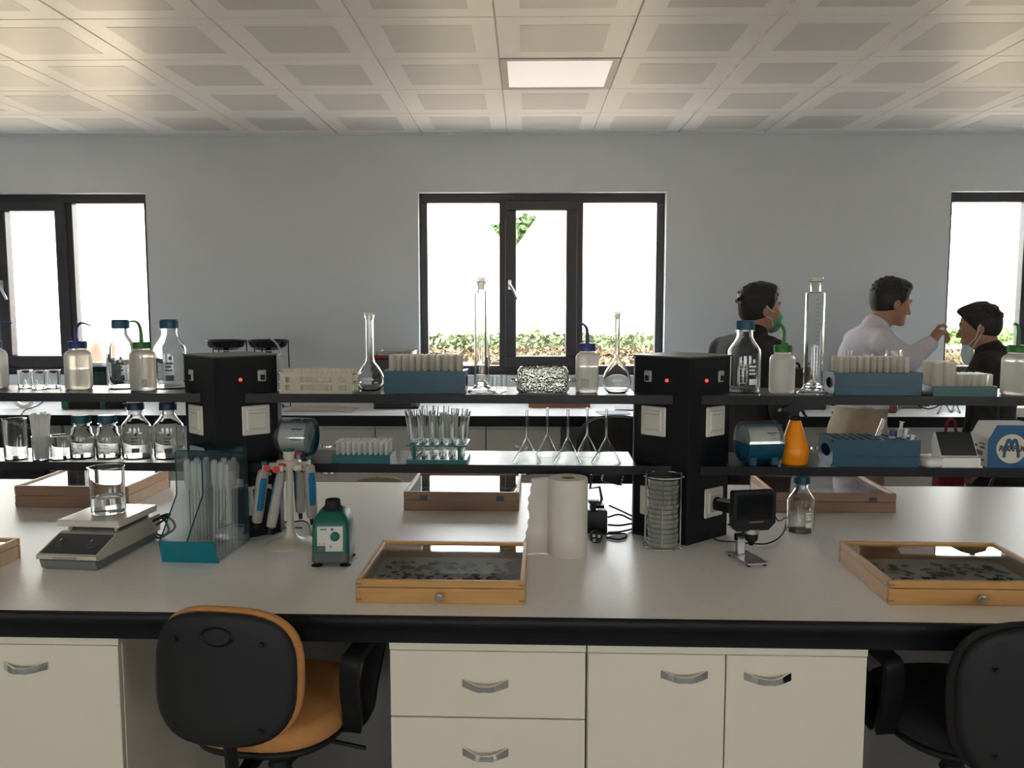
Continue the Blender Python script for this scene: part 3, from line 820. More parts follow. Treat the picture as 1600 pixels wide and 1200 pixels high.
# ------------------------------------------------------------------ flasks, cylinders, beakers, vials
def grads(R, z0, z1, n, a0=-100, a1=-72, th=.0009):
    g = MB()
    for i in range(n):
        zz = z0 + (z1 - z0) * i / (n - 1); w = 1.0 if i % 5 == 0 else .55
        q = arc_patch(R, a0, a0 + (a1 - a0) * w, zz, zz + th); g.add(q.v, q.f)
    return g
def flask(px, py, z, w, top, nw, neckbot, label, pear=False):
    p = spot(px, py, z, 0); k = mpp(p); p = spot(px, py, z, w * k / 2); k = mpp(p); R = w * k / 2; H = (py - top) * k; rn = nw * k / 2; zn = (py - neckbot) * k
    t = thing('volumetric_flask', label, 'flask', p, ROT, 'volumetric flasks')
    if not pear: prof = [(R * .62, 0), (R * .74, .004), (R * .97, zn * .26), (R, zn * .40), (R * .95, zn * .52), (R * .62, zn * .80), (R * .36, zn * .95), (rn * 1.1, zn * 1.04), (rn, zn * 1.12), (rn, H * .93)]
    else: prof = [(R * .60, 0), (R * .70, .003), (R * .92, zn * .15), (R, zn * .34), (R * .96, zn * .48), (R * .80, zn * .68), (R * .5, zn * .90), (R * .28, zn * 1.02), (rn * 1.1, zn * 1.12), (rn, zn * 1.22), (rn, H * .93)]
    prof += [(rn * 1.25, H * .935), (rn * 1.25, H * .965)]
    MB().lathe(shell(prof, .0016, .0025), 40).build('glass_body', 'lab_glass', t, smooth=60)
    MB().lathe([(0, H * .90), (rn * .78, H * .90), (rn * .95, H * .965), (rn * 1.35, H * .968), (rn * 1.35, H), (0, H)], 20).build('stopper', 'frosted', t)
    MB().add(*(lambda q: (q.v, q.f))(arc_patch(rn, -179, 0, (zn + H) * .5, (zn + H) * .5 + .0012, 12))).build('fill_mark', 'print_white', t, smooth=0)
    g = MB()
    for (a0, a1, z0, z1) in ((-112, -70, .50, .62), (-106, -76, .36, .45), (-62, -46, .36, .42)):
        q = arc_patch(R * 1.002, a0, a1, zn * z0 * .75, zn * z1 * .75); g.add(q.v, q.f)
    g.build('print', 'print_white', t, smooth=0)
    return t
flask(579, 612, Z2, 43, 491, 12, 566, 'volumetric flask with frosted stopper between the clear tube rack and blue rack')
flask(963.5, 616, Z2, 45, 489, 8, 566, 'pear-shaped volumetric flask beside the right power column', True)
def cylinder(px, py, z, w, top, bw, label, sw, body_top, scale=False):
    p = spot(px, py, z, 0); k = mpp(p); p = spot(px, py, z, bw * k / 2); k = mpp(p); R = w * k / 2; H = (py - top) * k; Rb = bw * k / 2; zb = (py - body_top) * k
    t = thing('measuring_cylinder', label, 'cylinder', p, ROT, 'stoppered measuring cylinders')
    MB().lathe([(Rb * .97, 0), (Rb, .002), (Rb * .98, .005), (Rb * .80, .011), (R * 1.06, .0155), (R * .98, .02), (0, .02), (0, .016), (R * .96, .013), (Rb * .78, .008), (Rb * .92, .003), (Rb * .93, 0)], 36, closed=True).build('foot', 'lab_glass', t)
    rn = sw * k / 2 * .72
    prof = [(R, .0205), (R, zb - .003), (R * .97, zb), (rn * 1.15, zb + .001), (rn, zb + .004), (rn * 1.05, H * .955), (rn * 1.28, H * .965)]
    MB().lathe(shell(prof, .002, .024), 36).build('glass_body', 'lab_glass', t, smooth=50)
    MB().lathe([(0, zb + .010), (rn * .62, zb + .010), (rn * .8, H * .97), (rn * .8, H - .006), (rn * 1.5, H - .005), (rn * 1.5, H), (0, H)], 8).build('stopper', 'frosted', t)
    if scale: grads(R, .03, zb * .93, 22).build('scale', 'print_grey', t, smooth=0)
    else: grads(R, .03, zb * .9, 12, -20, 0).build('scale', 'print_white', t, smooth=0)
    return t
cylinder(753, 615, Z2, 24, 437, 44, 'tall stoppered glass cylinder standing in front of the middle window', 19, 461)
cylinder(1269, 617, Z2, 29, 437, 47, 'tall stoppered glass cylinder with printed scale in front of the men', 21, 461, True)
GV = 'small glass vials'
def beaker(name, px, py, z, w, top, label, cat, group=None, spout=True, scale=None, clamp=True, t_=.0018):
    p = spot(px, py, z, 0); k = mpp(p); p = spot(px, py, z, w * k / 2, clamp); k = mpp(p); R = w * k / 2; H = (py - top) * k
    t = thing(name, label, cat, p, ROT, group)
    prof = [(R * .90, 0), (R * .97, .002), (R, .007), (R, H - .004), (R * 1.04, H - .001), (R * 1.05, H)]
    m = MB().lathe(shell(prof, t_, .003), 36)
    if spout:
        for i, v in enumerate(m.v):
            a = math.atan2(v[1], v[0]); d = abs((a - math.radians(200) + PI) % (2 * PI) - PI)
            if v[2] > H * .88 and d < .35:
                q = 1 + .16 * (1 - d / .35) * (v[2] - H * .88) / (H * .12); m.v[i] = (v[0] * q, v[1] * q, v[2] + .002 * (1 - d / .35))
    m.build('glass_body', 'lab_glass', t, smooth=50)
    if scale:
        g = MB()
        for i in range(5):
            q = arc_patch(R, scale, scale + 16, H * (.25 + .13 * i), H * (.25 + .13 * i) + .002); g.add(q.v, q.f)
        g.build('scale', 'print_grey', t, smooth=0)
    return t, R, H
for px, py, w, tp, n in ((40, 607, 21, 579, 'left one'), (61.5, 609, 22, 580, 'middle one'), (84, 607, 21, 579, 'right one')):
    beaker('glass_vial', px, py, Z2, w, tp, 'short open glass vial in a row of three by the left wash bottle, ' + n, 'vial', GV, spout=False)
for px, py, w, tp, n in ((773.5, 613, 10, 588, 'left one'), (780, 614.5, 9.5, 587, 'front one'), (787, 611.5, 10, 586, 'right one')):
    beaker('glass_vial', px, py, Z2, w, tp, 'narrow glass vial of three between the tall cylinder and glass dish, ' + n, 'vial', GV, spout=False, t_=.001)
beaker('beaker', 26, 719, Z1, 33, 656, 'tall glass beaker with dark scale at the left end of the lower shelf', 'beaker', scale=-150)
beaker('beaker', 96, 719, Z1, 29, 682, 'low glass beaker beside the squat capped bottle', 'beaker', scale=-140)
t, R, H = beaker('beaker', 66, 720, Z1, 27, 683, 'small glass beaker crammed with plastic straws', 'beaker', spout=False)
straw = MB().lathe([(0, 0), (.0030, 0), (.0032, .124), (.0046, .130), (.0042, .140), (0, .141)], 8).mesh('pipette'); straw.materials.append(MATS['tip_plastic'])
n = 0
for ring_, cnt in ((.0, 1), (.46, 5), (.92, 11)):
    for i in range(cnt):
        a = 2 * PI * i / max(cnt, 1) + ring_
        rr = (R - .0056) * ring_
        o = tag(link('transfer_pipette', straw), 'white plastic transfer pipette standing in the crammed small beaker', 'pipette', 'transfer pipettes in the small beaker')
        base = Vector((math.cos(a) * rr * .86, math.sin(a) * rr * .86, .0042)); topv = Vector((math.cos(a) * rr * 1.32, math.sin(a) * rr * 1.22, .13))
        o.rotation_mode = 'QUATERNION'; o.rotation_quaternion = (topv - base).to_track_quat('Z', 'X'); o.location = Vector(t.location) + base
        o.scale = (1, 1, .93 + .07 * ((n * 7) % 5) / 4); n += 1
# funnels standing upside down
fp = None
for px, py, w, n in ((823, 728, 45, 'leftmost'), (887, 728, 46, 'third from the left'), (947, 728, 47, 'rightmost, beside the black column'), (855, 714.5, 38, 'second from the left, set back'), (917, 714.5, 38, 'fourth from the left, set back')):
    p = spot(px, py, Z1, 0); k = mpp(p); p = spot(px, py, Z1, w * k / 2 * .98); k = mpp(p); R = w * k / 2
    t = thing('glass_funnel', 'glass funnel turned upside down with its stem up, ' + n, 'funnel', p, ROT, 'upturned glass funnels')
    hc, hs = R * 1.62, R * 1.62 + .088; rs = .0042
    prof = [(R, 0), (rs * 1.25, hc), (rs, hc + .006), (rs * .92, hs)]
    inn = [(q[0] - .0013, q[1]) for q in reversed(prof)]
    MB().lathe(prof + inn, 36, closed=True).build('glass_body', 'lab_glass', t, smooth=50)
# covered glass dish
def rrect(hx, hy, r, n=5):
    out = []
    for (sx, sy, a0) in ((1, 1, 0), (-1, 1, 90), (-1, -1, 180), (1, -1, 270)):
        for i in range(n + 1):
            a = math.radians(a0 + 90 * i / n); out.append((sx * (hx - r) + r * math.cos(a), sy * (hy - r) + r * math.sin(a)))
    return out
def loft(levels, n=5, cap0=True, cap1=True):
    vs = []; fs = []; m = 4 * (n + 1)
    for (hx, hy, r, z) in levels: vs += [(x, y, z) for x, y in rrect(hx, hy, r, n)]
    for i in range(len(levels) - 1):
        for k in range(m): fs.append((i * m + k, i * m + (k + 1) % m, (i + 1) * m + (k + 1) % m, (i + 1) * m + k))
    if cap0: fs.append(tuple(range(m)))
    if cap1: fs.append(tuple((len(levels) - 1) * m + k for k in range(m)))
    return MB().add(vs, fs)
gm = glass('pressed_glass', (0.86, 0.87, 0.84), rough=.06)
nt = gm.node_tree; bp = nt.nodes.new('ShaderNodeBump'); vo = nt.nodes.new('ShaderNodeTexVoronoi'); tc = nt.nodes.new('ShaderNodeTexCoord')
vo.inputs['Scale'].default_value = 150; bp.inputs['Strength'].default_value = 1.0; bp.inputs['Distance'].default_value = .004
nt.links.new(tc.outputs['Object'], vo.inputs['Vector']); nt.links.new(vo.outputs['Distance'], bp.inputs['Height'])
nt.links.new(bp.outputs['Normal'], [q for q in nt.nodes if q.type == 'BSDF_GLASS'][0].inputs['Normal'])
p = spot(848, 615, Z2, .045); t = thing('glass_dish', 'covered dish of patterned pressed glass with small side grips', 'dish', p, ROT)
a = .079
loft([(a * .92, .034, .02, 0), (a, .042, .022, .010), (a, .042, .022, .030), (a * 1.09, .045, .022, .034), (a * 1.09, .045, .022, .038), (a * .97, .039, .02, .038), (a * .95, .038, .02, .012), (a * .9, .032, .02, .005)]).build('dish_base', gm, t, smooth=50)
loft([(a * .99, .040, .02, .0385), (a * .96, .038, .02, .064), (a * .88, .032, .02, .076), (a * .80, .026, .018, .079), (a * .80, .026, .018, .076), (a * .90, .033, .018, .064), (a * .93, .036, .018, .0385)]).build('dish_lid', gm, t, smooth=50)
g = MB()
for s in (-1, 1): g.tube([(s * a * 1.07, -.018, .036), (s * (a * 1.07 + .013), -.010, .036), (s * (a * 1.07 + .013), .010, .036), (s * a * 1.07, .018, .036)], .004, 8)
g.build('side_grips', gm, t)

# ------------------------------------------------------------------ racks
def hole_rack(label, px0, px1, py, top, z, nx, ny, material, depth=None):
    p = on((px0 + px1) / 2, py, z); k = mpp(p); L = (px1 - px0) * k; H = (py - top) * k; pitch = (L - .024) / nx; D = ny * pitch + .02
    yb = W2By(p); yb = max(SY0 + .004, min(yb, SY1 - D)); p = p * (yb / W2By(p)); p.z = z
    t = thing('tube_rack', label, 'rack', p, ROT, 'blue tube racks'); h = L / 2
    hr = pitch * .40
    MB().grid_holes(-h + .012, .01, nx, ny, pitch, hr, H - .004, H, 8, .0085).build('top_plate', material, t, smooth=40)
    b = MB(); b.box(-h + .005, h - .005, .004, .0065, 0, H * .56); b.box(-h + .002, h - .002, .0015, .005, H * .56, H - .004); b.box(-h + .005, h - .005, .001, .0045, H * .36, H * .40)
    b.box(-h + .005, h - .005, D - .0065, D - .004, 0, H * .56); b.box(-h + .002, h - .002, D - .005, D - .0015, H * .56, H - .004); b.box(-h + .005, h - .005, .0065, D - .0065, 0, .003)
    b.build('body', material, t, smooth=0)
    for s in (-1, 1):      # end wall with an oval grip opening
        e = MB(); n = 20; out = []; inn = []
        for i in range(n):
            a = 2 * PI * i / n; ca, sa = math.cos(a), math.sin(a); q = 1 / max(abs(ca), abs(sa))
            out.append((D / 2 + ca * q * (D / 2 - .003), H * .5 + sa * q * (H * .5 - .0005))); inn.append((D / 2 + ca * D * .30, H * .52 + sa * H * .24))
        xa_, xb_ = s * (h - .002), s * (h - .006)
        vs = [(xa_, y, zz) for y, zz in out] + [(xa_, y, zz) for y, zz in inn] + [(xb_, y, zz) for y, zz in inn] + [(xb_, y, zz) for y, zz in out]; fs = []
        for r_ in range(3):
            for i in range(n): fs.append((r_ * n + i, r_ * n + (i + 1) % n, (r_ + 1) * n + (i + 1) % n, (r_ + 1) * n + i))
        for i in range(n): fs.append((3 * n + i, 3 * n + (i + 1) % n, (i + 1) % n, i))
        e.add(vs, fs)
        e.box(s * h, s * (h - .006), .006, D - .006, H - .006, H + .0015)
        e.build('end_grip', material, t, smooth=30)
    return t, L, H, D, pitch, hr
ORD = ['first', 'second', 'third', 'fourth', 'fifth', 'sixth', 'seventh', 'eighth', 'ninth', 'tenth', 'eleventh', 'twelfth', 'thirteenth', 'fourteenth']
def place_words(i, n, j, m):
    row = 'front row' if j == 0 else 'back row' if j == m - 1 else '%s row' % ORD[j]
    return '%s, %s' % (row, 'leftmost' if i == 0 else 'rightmost' if i == n - 1 else ORD[i] + ' from left')
def fill(t, xs, ys, zb, me, name, label, cat, group, jit=0.0):
    for j, y in enumerate(ys):
        for i, x in enumerate(xs):
            o = tag(link(name, me), label + ', ' + place_words(i, len(xs), j, len(ys)), cat, group); w = Matrix.Rotation(ROT, 4, 'Z') @ Vector((x, y, zb))
            o.location = Vector(t.location) + w; o.rotation_euler = (rg.normal() * jit, rg.normal() * jit, ROT + rg.uniform(0, 6.28) if jit else ROT)
def tube_mesh(r, h, material, lip=1.08, closed=False, n=14, t_=.0008):
    prof = [(r * .55, 0), (r * .9, r * .35), (r, r), (r, h - .004), (r * lip, h - .003), (r * lip, h)]
    m = MB(); m.lathe(shell(prof, t_, .0015) if not closed else [(0, 0)] + prof + [(r * .7, h + .001), (0, h + .0005)], n)
    me = m.mesh('tube', 40); me.materials.append(MATS[material]); return me
t, L, H, D, pt, hr = hole_rack('blue tube rack full of white tubes in front of the middle window', 598, 728, 615, 580, Z2, 11, 4, 'rack_blue')
tm = tube_mesh(hr * .93, H + .047 - .004, 'tube_plastic', 1.06)
fill(t, [-L / 2 + .012 + pt * (i + .5) for i in range(11)], [.01 + pt * (j + .5) for j in range(4)], .0035, tm, 'plastic_tube', 'white tube in the blue window rack', 'tube', 'white tubes in the blue rack by the window', .012)
t, L, H, D, pt, hr = hole_rack('blue tube rack full of white tubes in front of the man in the pale shirt', 1304, 1441, 618, 583, Z2, 12, 4, 'rack_blue')
tm = tube_mesh(hr * .93, H + .046 - .004, 'tube_plastic', 1.06)
fill(t, [-L / 2 + .012 + pt * (i + .5) for i in range(11)], [.01 + pt * (j + .5) for j in range(4)], .0035, tm, 'plastic_tube', 'white tube in the blue rack by the men', 'tube', 'white tubes in the blue rack by the men', .012)
t, L, H, D, pt, hr = hole_rack('blue tube rack with empty holes and syringes on the lower shelf', 1300, 1438, 733, 690, Z1, 10, 5, 'rack_blue')
r3 = t
def lean(name, parts, label, cat, group, base, top):
    """a thing standing in a rack hole, leaning from base to top (points in the rack's frame)"""
    R4 = Matrix.Rotation(ROT, 4, 'Z'); b_ = R4 @ Vector(base); q = (R4 @ Vector(top)) - b_
    o = thing(name, label, cat, Vector(r3.location) + b_, 0, group); o.rotation_mode = 'QUATERNION'; o.rotation_quaternion = q.to_track_quat('Z', 'X')
    for (n, m, mm) in parts: m.build(n, mm, o)
    return o
hx = lambda i: -L / 2 + .012 + pt * (i + .5)
hy = lambda j: .01 + pt * (j + .5)
lean('test_tube', [('glass_body', MB().lathe(shell([(.003, 0), (.006, .004), (.0065, .01), (.0065, .128)], .0009, .001), 16), 'lab_glass')], 'glass test tube leaning in the blue rack of the lower shelf', 'tube', None, (hx(5), hy(3), .008), (hx(5) + .042, hy(3), .13))
lean('capped_tube', [('tube_body', MB().lathe([(0, 0), (.0085, .012), (.0095, .02), (.0095, .088), (0, .088)], 18), 'tip_plastic'), ('cap', MB().lathe([(.0098, .08), (.0112, .08), (.0112, .096), (0, .096)], 20), 'cap_navy')], 'white tube with dark blue cap beside the syringes', 'tube', None, (hx(7) - .002, hy(1), .006), (hx(7) + .004, hy(1), .1))
for i, (xx, yy, ln, dx, n) in enumerate(((hx(8), hy(2), .112, .014, 'tallest one'), (hx(8) + .001, hy(1), .095, .018, 'middle one'), (hx(8) + .006, hy(0), .082, .022, 'lowest one'))):
    r_ = .0058
    lean('syringe', [('barrel', MB().lathe([(0, 0), (.0015, 0), (.0015, .01), (r_, .013), (r_, ln * .8), (r_ * 1.9, ln * .8), (r_ * 1.9, ln * .8 + .002), (0, ln * .8 + .002)], 16), 'tip_plastic'),
                     ('plunger', MB().box(-.0045, .0045, -.0008, .0008, ln * .5, ln).box(-.0008, .0008, -.0045, .0045, ln * .5, ln).lathe([(0, ln), (.0078, ln), (.0078, ln + .002), (0, ln + .002)], 16), 'white_plastic')],
         'white plastic syringe stuck in the blue rack, ' + n, 'syringe', 'syringes in the blue rack', (xx, yy, .012), (xx + dx, yy, ln))
# teal box of white tips
p = on(564, 727, Z1); k = mpp(p); yb = SY0 + .006; p = p * (yb / W2By(p)); p.z = Z1
t = thing('tip_box', 'low teal tray holding rows of white pipette tips', 'rack', p, ROT); L, D, H = 93 * k, .10, .025
b = MB(); b.box(-L / 2, L / 2, 0, .003, 0, H); b.box(-L / 2, L / 2, D - .003, D, 0, H); b.box(-L / 2, -L / 2 + .003, .003, D - .003, 0, H); b.box(L / 2 - .003, L / 2, .003, D - .003, 0, H); b.box(-L / 2 + .003, L / 2 - .003, .003, D - .003, 0, .003)
b.build('tray', 'rack_teal', t, smooth=0)
pt = (L - .012) / 10
MB().grid_holes(-L / 2 + .006, .008, 10, 5, pt, pt * .36, H - .004, H - .001, 8, .003).build('hole_plate', 'rack_teal', t, smooth=40)
m = MB(); r_ = pt * .33
m.lathe([(.0012, 0), (r_, .016), (r_, .048), (r_ * 1.25, .050), (r_ * 1.25, .058), (r_ * .9, .060), (0, .060)], 10); tm = m.mesh('tip', 40); tm.materials.append(MATS['tip_plastic'])
fill(t, [-L / 2 + .006 + pt * (i + .5) for i in range(10)], [.008 + pt * (j + .5) for j in range(5)], .0035, tm, 'pipette_tip', 'white pipette tip in the teal tray', 'tip', 'white tips in the teal tray')
# teal two-tier rack with glass test tubes
p = on(682, 728, Z1); k = mpp(p); yb = SY0 + .008; p = p * (yb / W2By(p)); p.z = Z1
t = thing('test_tube_rack', 'two-tier teal rack crowded with glass test tubes', 'rack', p, ROT); L = 96 * k; pt = (L - .008) / 6; D = 4 * pt + .008
MB().grid_holes(-L / 2 + .004, .004, 6, 4, pt, pt * .42, .052, .056, 12, .004).build('upper_plate', 'rack_teal', t, smooth=40)
MB().grid_holes(-L / 2 + .004, .004, 6, 4, pt, pt * .30, .010, .0125, 12, .004).build('lower_plate', 'rack_teal', t, smooth=40)
MB().box(-L / 2, L / 2, .002, D - .002, 0, .003).box(-L / 2, L / 2, 0, .004, 0, .010).box(-L / 2, L / 2, D - .004, D, 0, .010).build('base_plate', 'rack_teal', t, smooth=0)
for x in (-L * .37, L * .37):
    for y in (.004, D - .004): MB().cyl((x, y, .003), (x, y, .054), .0045, 10).build('post', 'rack_teal', t)
gt = MB().lathe(shell([(.003, 0), (.0066, .003), (.0088, .008), (.0092, .013), (.0092, .138), (.0100, .1395), (.0100, .1405)], .0010, .0012), 18).mesh('test_tube', 50); gt.materials.append(MATS['lab_glass'])
for i in range(6):
    for j in range(4):
        x, y = -L / 2 + .004 + pt * (i + .5), .004 + pt * (j + .5)
        lx, ly = (i - 2.5) * .0035 + rg.normal() * .0015, (j - 1.5) * .0035 + rg.normal() * .001
        if (i, j) in ((2, 0), (3, 1)): lx += .002
        b_ = Vector((x - lx * .5, y - ly * .5, .0132)); q = Vector((x + lx * 1.3, y + ly * 1.3, .14)) - b_
        R4 = Matrix.Rotation(ROT, 4, 'Z')
        o = tag(link('test_tube', gt), 'glass test tube in the teal rack, ' + place_words(i, 6, j, 4), 'test tube', 'test tubes in the teal rack')
        o.location = Vector(t.location) + R4 @ b_; o.rotation_mode = 'QUATERNION'; o.rotation_quaternion = (R4 @ q).to_track_quat('Z', 'X'); o.scale = (1, 1, rg.choice([.86, .95, 1.0, 1.05]))
# clear acrylic rack with thin tubes
p = on(494, 613, Z2); k = mpp(p); yb = SY0 + .005; p = p * (yb / W2By(p)); p.z = Z2
t = thing('acrylic_rack', 'translucent beige acrylic rack with many thin white tubes', 'rack', p, ROT); L, D, H = 112 * k, .085, .062
for (y, n) in ((0, 'front_panel'), (D - .0025, 'back_panel')):
    b = MB(); b.box(-L / 2, L / 2, y, y + .0025, 0, .010); b.box(-L / 2, L / 2, y, y + .0025, .026, .034); b.box(-L / 2, L / 2, y, y + .0025, .050, H)
    for (u0, u1) in ((-.5, -.42), (-.36, -.22), (.22, .31), (.42, .5)):
        b.box(L * u0, L * u1, y, y + .0025, .010, .026); b.box(L * u0, L * u1, y, y + .0025, .034, .050)
    b.build(n, 'rack_acrylic', t, smooth=0)
for z_ in (.030, .054): MB().grid_holes(-L / 2 + .004, .006, 14, 5, (L - .008) / 14, .0042, z_, z_ + .002, 8).build('tier', 'rack_acrylic', t, smooth=40)
MB().box(-L / 2, L / 2, .003, D - .003, 0, .003).build('floor_plate', 'rack_acrylic', t, smooth=0)
for s in (-1, 1):
    b = MB(); x = s * (L / 2 + .004)
    for z_ in (.004, .030, .058): b.tube([(s * L / 2, .004, z_), (s * (L / 2 + .014), .03, z_), (s * (L / 2 + .014), D - .03, z_), (s * L / 2, D - .004, z_)], .0018, 6)
    b.build('end_loops', 'clear_plastic', t)
pt = (L - .008) / 14
tm = MB().lathe([(0, 0), (.0030, .001), (.0036, .004), (.0036, .060), (.0054, .061), (.0054, .068), (.0030, .069), (0, .067)], 10).mesh('thin_tube', 40); tm.materials.append(MATS['tube_plastic'])
fill(t, [-L / 2 + .004 + pt * (i + .5) for i in range(14)], [.006 + pt * (j + .5) for j in range(4)], .0032, tm, 'thin_tube', 'thin white tube in the acrylic rack', 'tube', 'thin tubes in the acrylic rack', .01)
# green tray with tall and short white tubes
p = on(1508, 619, Z2); k = mpp(p); yb = SY0 + .006; p = p * (yb / W2By(p)); p.z = Z2
t = thing('tube_tray', 'dark green tray with two tall and many short white tubes', 'rack', p, ROT); L, D, H = 98 * k, .11, .029
b = MB(); b.box(-L / 2, L / 2, 0, .003, 0, H); b.box(-L / 2, L / 2, D - .003, D, 0, H); b.box(-L / 2, -L / 2 + .003, .003, D - .003, 0, H); b.box(L / 2 - .003, L / 2, .003, D - .003, 0, H); b.box(-L / 2 + .003, L / 2 - .003, .003, D - .003, 0, .003)
b.build('tray', 'rack_green', t, smooth=0)
tm = tube_mesh(.0165, .093, 'tube_plastic', 1.05, n=20)
fill(t, [-L / 2 + .021, -L / 2 + .057 - .001], [.025, .085], .0035, tm, 'specimen_tube', 'tall wide tube in the green tray', 'tube', 'tall tubes in the green tray')
tm = tube_mesh(.0085, .058, 'tube_plastic', 1.08, closed=True)
fill(t, [-L / 2 + .085 + .0205 * i for i in range(5)], [.02, .045, .07, .092], .0035, tm, 'plastic_tube', 'short white tube in the green tray', 'tube', 'short tubes in the green tray')
# glassware behind the right blue rack
for px, w, tp, n in ((1354, 30, 549, 'smaller one'), (1394, 46, 541, 'wider one')):
    p = on(px, 607, Z2); k = mpp(p); yb = SY1 - w * k / 2 - .004; p = p * (yb / W2By(p)); p.z = Z2; k = mpp(p); R = w * k / 2; H = (604 - tp) * k
    t = thing('conical_flask', 'upturned clear conical flask standing behind the right blue rack, ' + n, 'flask', p, ROT, 'conical flasks behind the rack')
    prof = [(R, 0), (R * .96, .004), (R * .55, H * .82), (R * .50, H * .95), (R * .54, H)]
    MB().lathe([(0, 0)] + shell(prof, .0016, .002)[1:], 32).build('glass_body', 'lab_glass', t, smooth=50)
p = on(1324, 607, Z2); k = mpp(p); yb = SY1 - .022; p = p * (yb / W2By(p)); p.z = Z2
t = thing('screw_vial', 'small glass bottle with blue collar behind the right blue rack', 'bottle', p, ROT)
H = 60 * mpp(p)
MB().lathe(shell([(.017, 0), (.018, .003), (.018, H * .6), (.011, H * .72), (.010, H * .78), (.012, H)], .0016, .002), 24).build('glass_body', 'lab_glass', t)
MB().lathe([(.0125, H * .72), (.0185, H * .72), (.0185, H * .78), (.0125, H * .78)], 24, closed=True).build('collar', 'cap_blue', t)

# ------------------------------------------------------------------ drum dispensers
def arc_shell(m, r, t_, a0, a1, x0, x1, n=24):
    vs = []; fs = []
    for i in range(n + 1):
        a = math.radians(a0 + (a1 - a0) * i / n)
        for rr in (r, r - t_):
            for x in (x0, x1): vs.append((x, rr * math.cos(a), rr * math.sin(a)))
    for i in range(n):
        q = 4 * i; w = q + 4
        fs += [(q, q + 1, w + 1, w), (q + 2, w + 2, w + 3, q + 3), (q, w, w + 2, q + 2), (q + 1, q + 3, w + 3, w + 1)]
    fs += [(0, 2, 3, 1), (4 * n, 4 * n + 1, 4 * n + 3, 4 * n + 2)]
    return m.add(vs, fs)
def seg_disc(m, r, a0, a1, x0, x1, n=20, M=None):
    m.prism([(r * math.cos(math.radians(a0 + (a1 - a0) * i / n)), r * math.sin(math.radians(a0 + (a1 - a0) * i / n))) for i in range(n + 1)], 'x', x0, x1); return m
thin_glass('drum_clear', (0.90, 0.93, 0.94), gloss=1.4, haze=.06)
thin_glass('drum_blue_clear', (0.35, 0.70, 0.85), gloss=1.2, haze=.10, hazecol=(.1, .4, .6))
def drum(label, px, py, w, h, rz, cut):
    k = mpp(on(px, py, Z1)); R = h * k / 2; L = w * k
    p = spot(px, py, Z1, .058); t = thing('film_dispenser', label, 'dispenser', (p.x, p.y, Z1), ROT + rz, 'drum dispensers with clear lids')
    zc = R + .004
    def sh(m): m.v = [(x, y, z + zc) for x, y, z in m.v]; return m
    hl = L / 2
    sh(arc_shell(MB(), R, .003, 180 + cut[0], 360 + cut[1], -hl, hl)).build('drum_base', 'rack_blue', t)
    c = arc_shell(MB(), R, .002, cut[1], 180 + cut[0], -hl, hl)
    sh(c).build('clear_cover', 'drum_clear', t)
    for s in (-1, 1):
        sh(seg_disc(MB(), R - .0005, cut[1], 180 + cut[0], s * hl, s * (hl - .0015))).build('clear_end', 'drum_clear', t)
        sh(seg_disc(MB(), R - .0005, 180 + cut[0], 360 + cut[1], s * hl, s * (hl - .003))).build('base_end', 'drum_blue_clear', t, smooth=0)
    f = MB()
    for s in (-1, 1):
        f.box(s * hl * .62 - .010, s * hl * .62 + .010, -R * .75, -R * .45, 0, R * .42, bev=.002); f.box(s * hl * .62 - .010, s * hl * .62 + .010, R * .45, R * .75, 0, R * .42, bev=.002)
    f.build('feet', 'rack_blue', t)
    roll = MB(); rr = R * .80
    roll.lathe([(.012, -hl * .86), (rr, -hl * .86), (rr, hl * .86), (.012, hl * .86)], 36, closed=True, M=Matrix.Translation((0, 0, zc)) @ Matrix.Rotation(PI / 2, 4, 'Y'))
    ro = roll.build('paper_roll', mat('paper_cream', (.70, .67, .58), .7), t)
    pr = MB()
    for (a, x0, x1, hgt) in ((140, .25, .75, 5), (150, .35, .62, 2.0), (162, .42, .58, 2.0), (172, .2, .7, 2), (180, .25, .72, 3.5)):
        arc_shell(pr, rr + .0006, .0005, a, a + hgt, hl * (x0 * 1.1 - .1), hl * x1, 4)
    sh(pr).build('roll_print', 'print_blue', ro, smooth=0)
    ax = MB(); ax.box(-hl - .003, hl + .003, -R * .52, -R * .44, zc + R * .80, zc + R * .88); ax.box(hl * .62, hl * .74, -R * .5, R * .1, zc + R * .86, zc + R * .98)
    ax.build('cutter_bar', 'rack_blue', t, smooth=0)
    return t
drum('blue drum dispenser with clear lid behind the pipette stand', 459, 719, 64, 61, math.radians(-8), (62, 35))
drum('blue drum dispenser with clear lid and printed paper roll beside the orange spray bottle', 1184, 731, 58, 66, math.radians(10), (0, -3))

# ------------------------------------------------------------------ spray bottle
p = spot(1240, 727, Z1, .040); k = mpp(p); t = thing('spray_bottle', 'bright orange spray bottle with black trigger head', 'spray bottle', p, ROT)
pf = [(1, 0, 39), (0, 3, 40.5), (0, 12, 43.5), (0, 20, 45), (0, 26, 42), (0, 46, 30), (0, 62, 20.5), (0, 66, 18), (0, 67.5, 15)]
MB().lathe([(0, 0)] + [(w * k / 2, h * k) for _, h, w in pf] + [(0, 67.5 * k)], 28).build('bottle_body', 'orange_plastic', t, smooth=30)
h = MB(); zt = 67 * k
h.lathe([(0, zt), (7.5 * k, zt), (8.3 * k, zt + .003), (8.3 * k, zt + .012), (5 * k, zt + .016), (0, zt + .016)], 20)
h.prism([(-9 * k, zt + .026), (-22 * k, zt + .024 + .006), (-24 * k, zt + .032), (-16 * k, zt + .042), (-4 * k, zt + .050), (17 * k, zt + .050), (17 * k, zt + .036), (10 * k, zt + .034), (5 * k, zt + .026), (4 * k, zt + .012), (-4 * k, zt + .012)], 'y', -.010, .010)
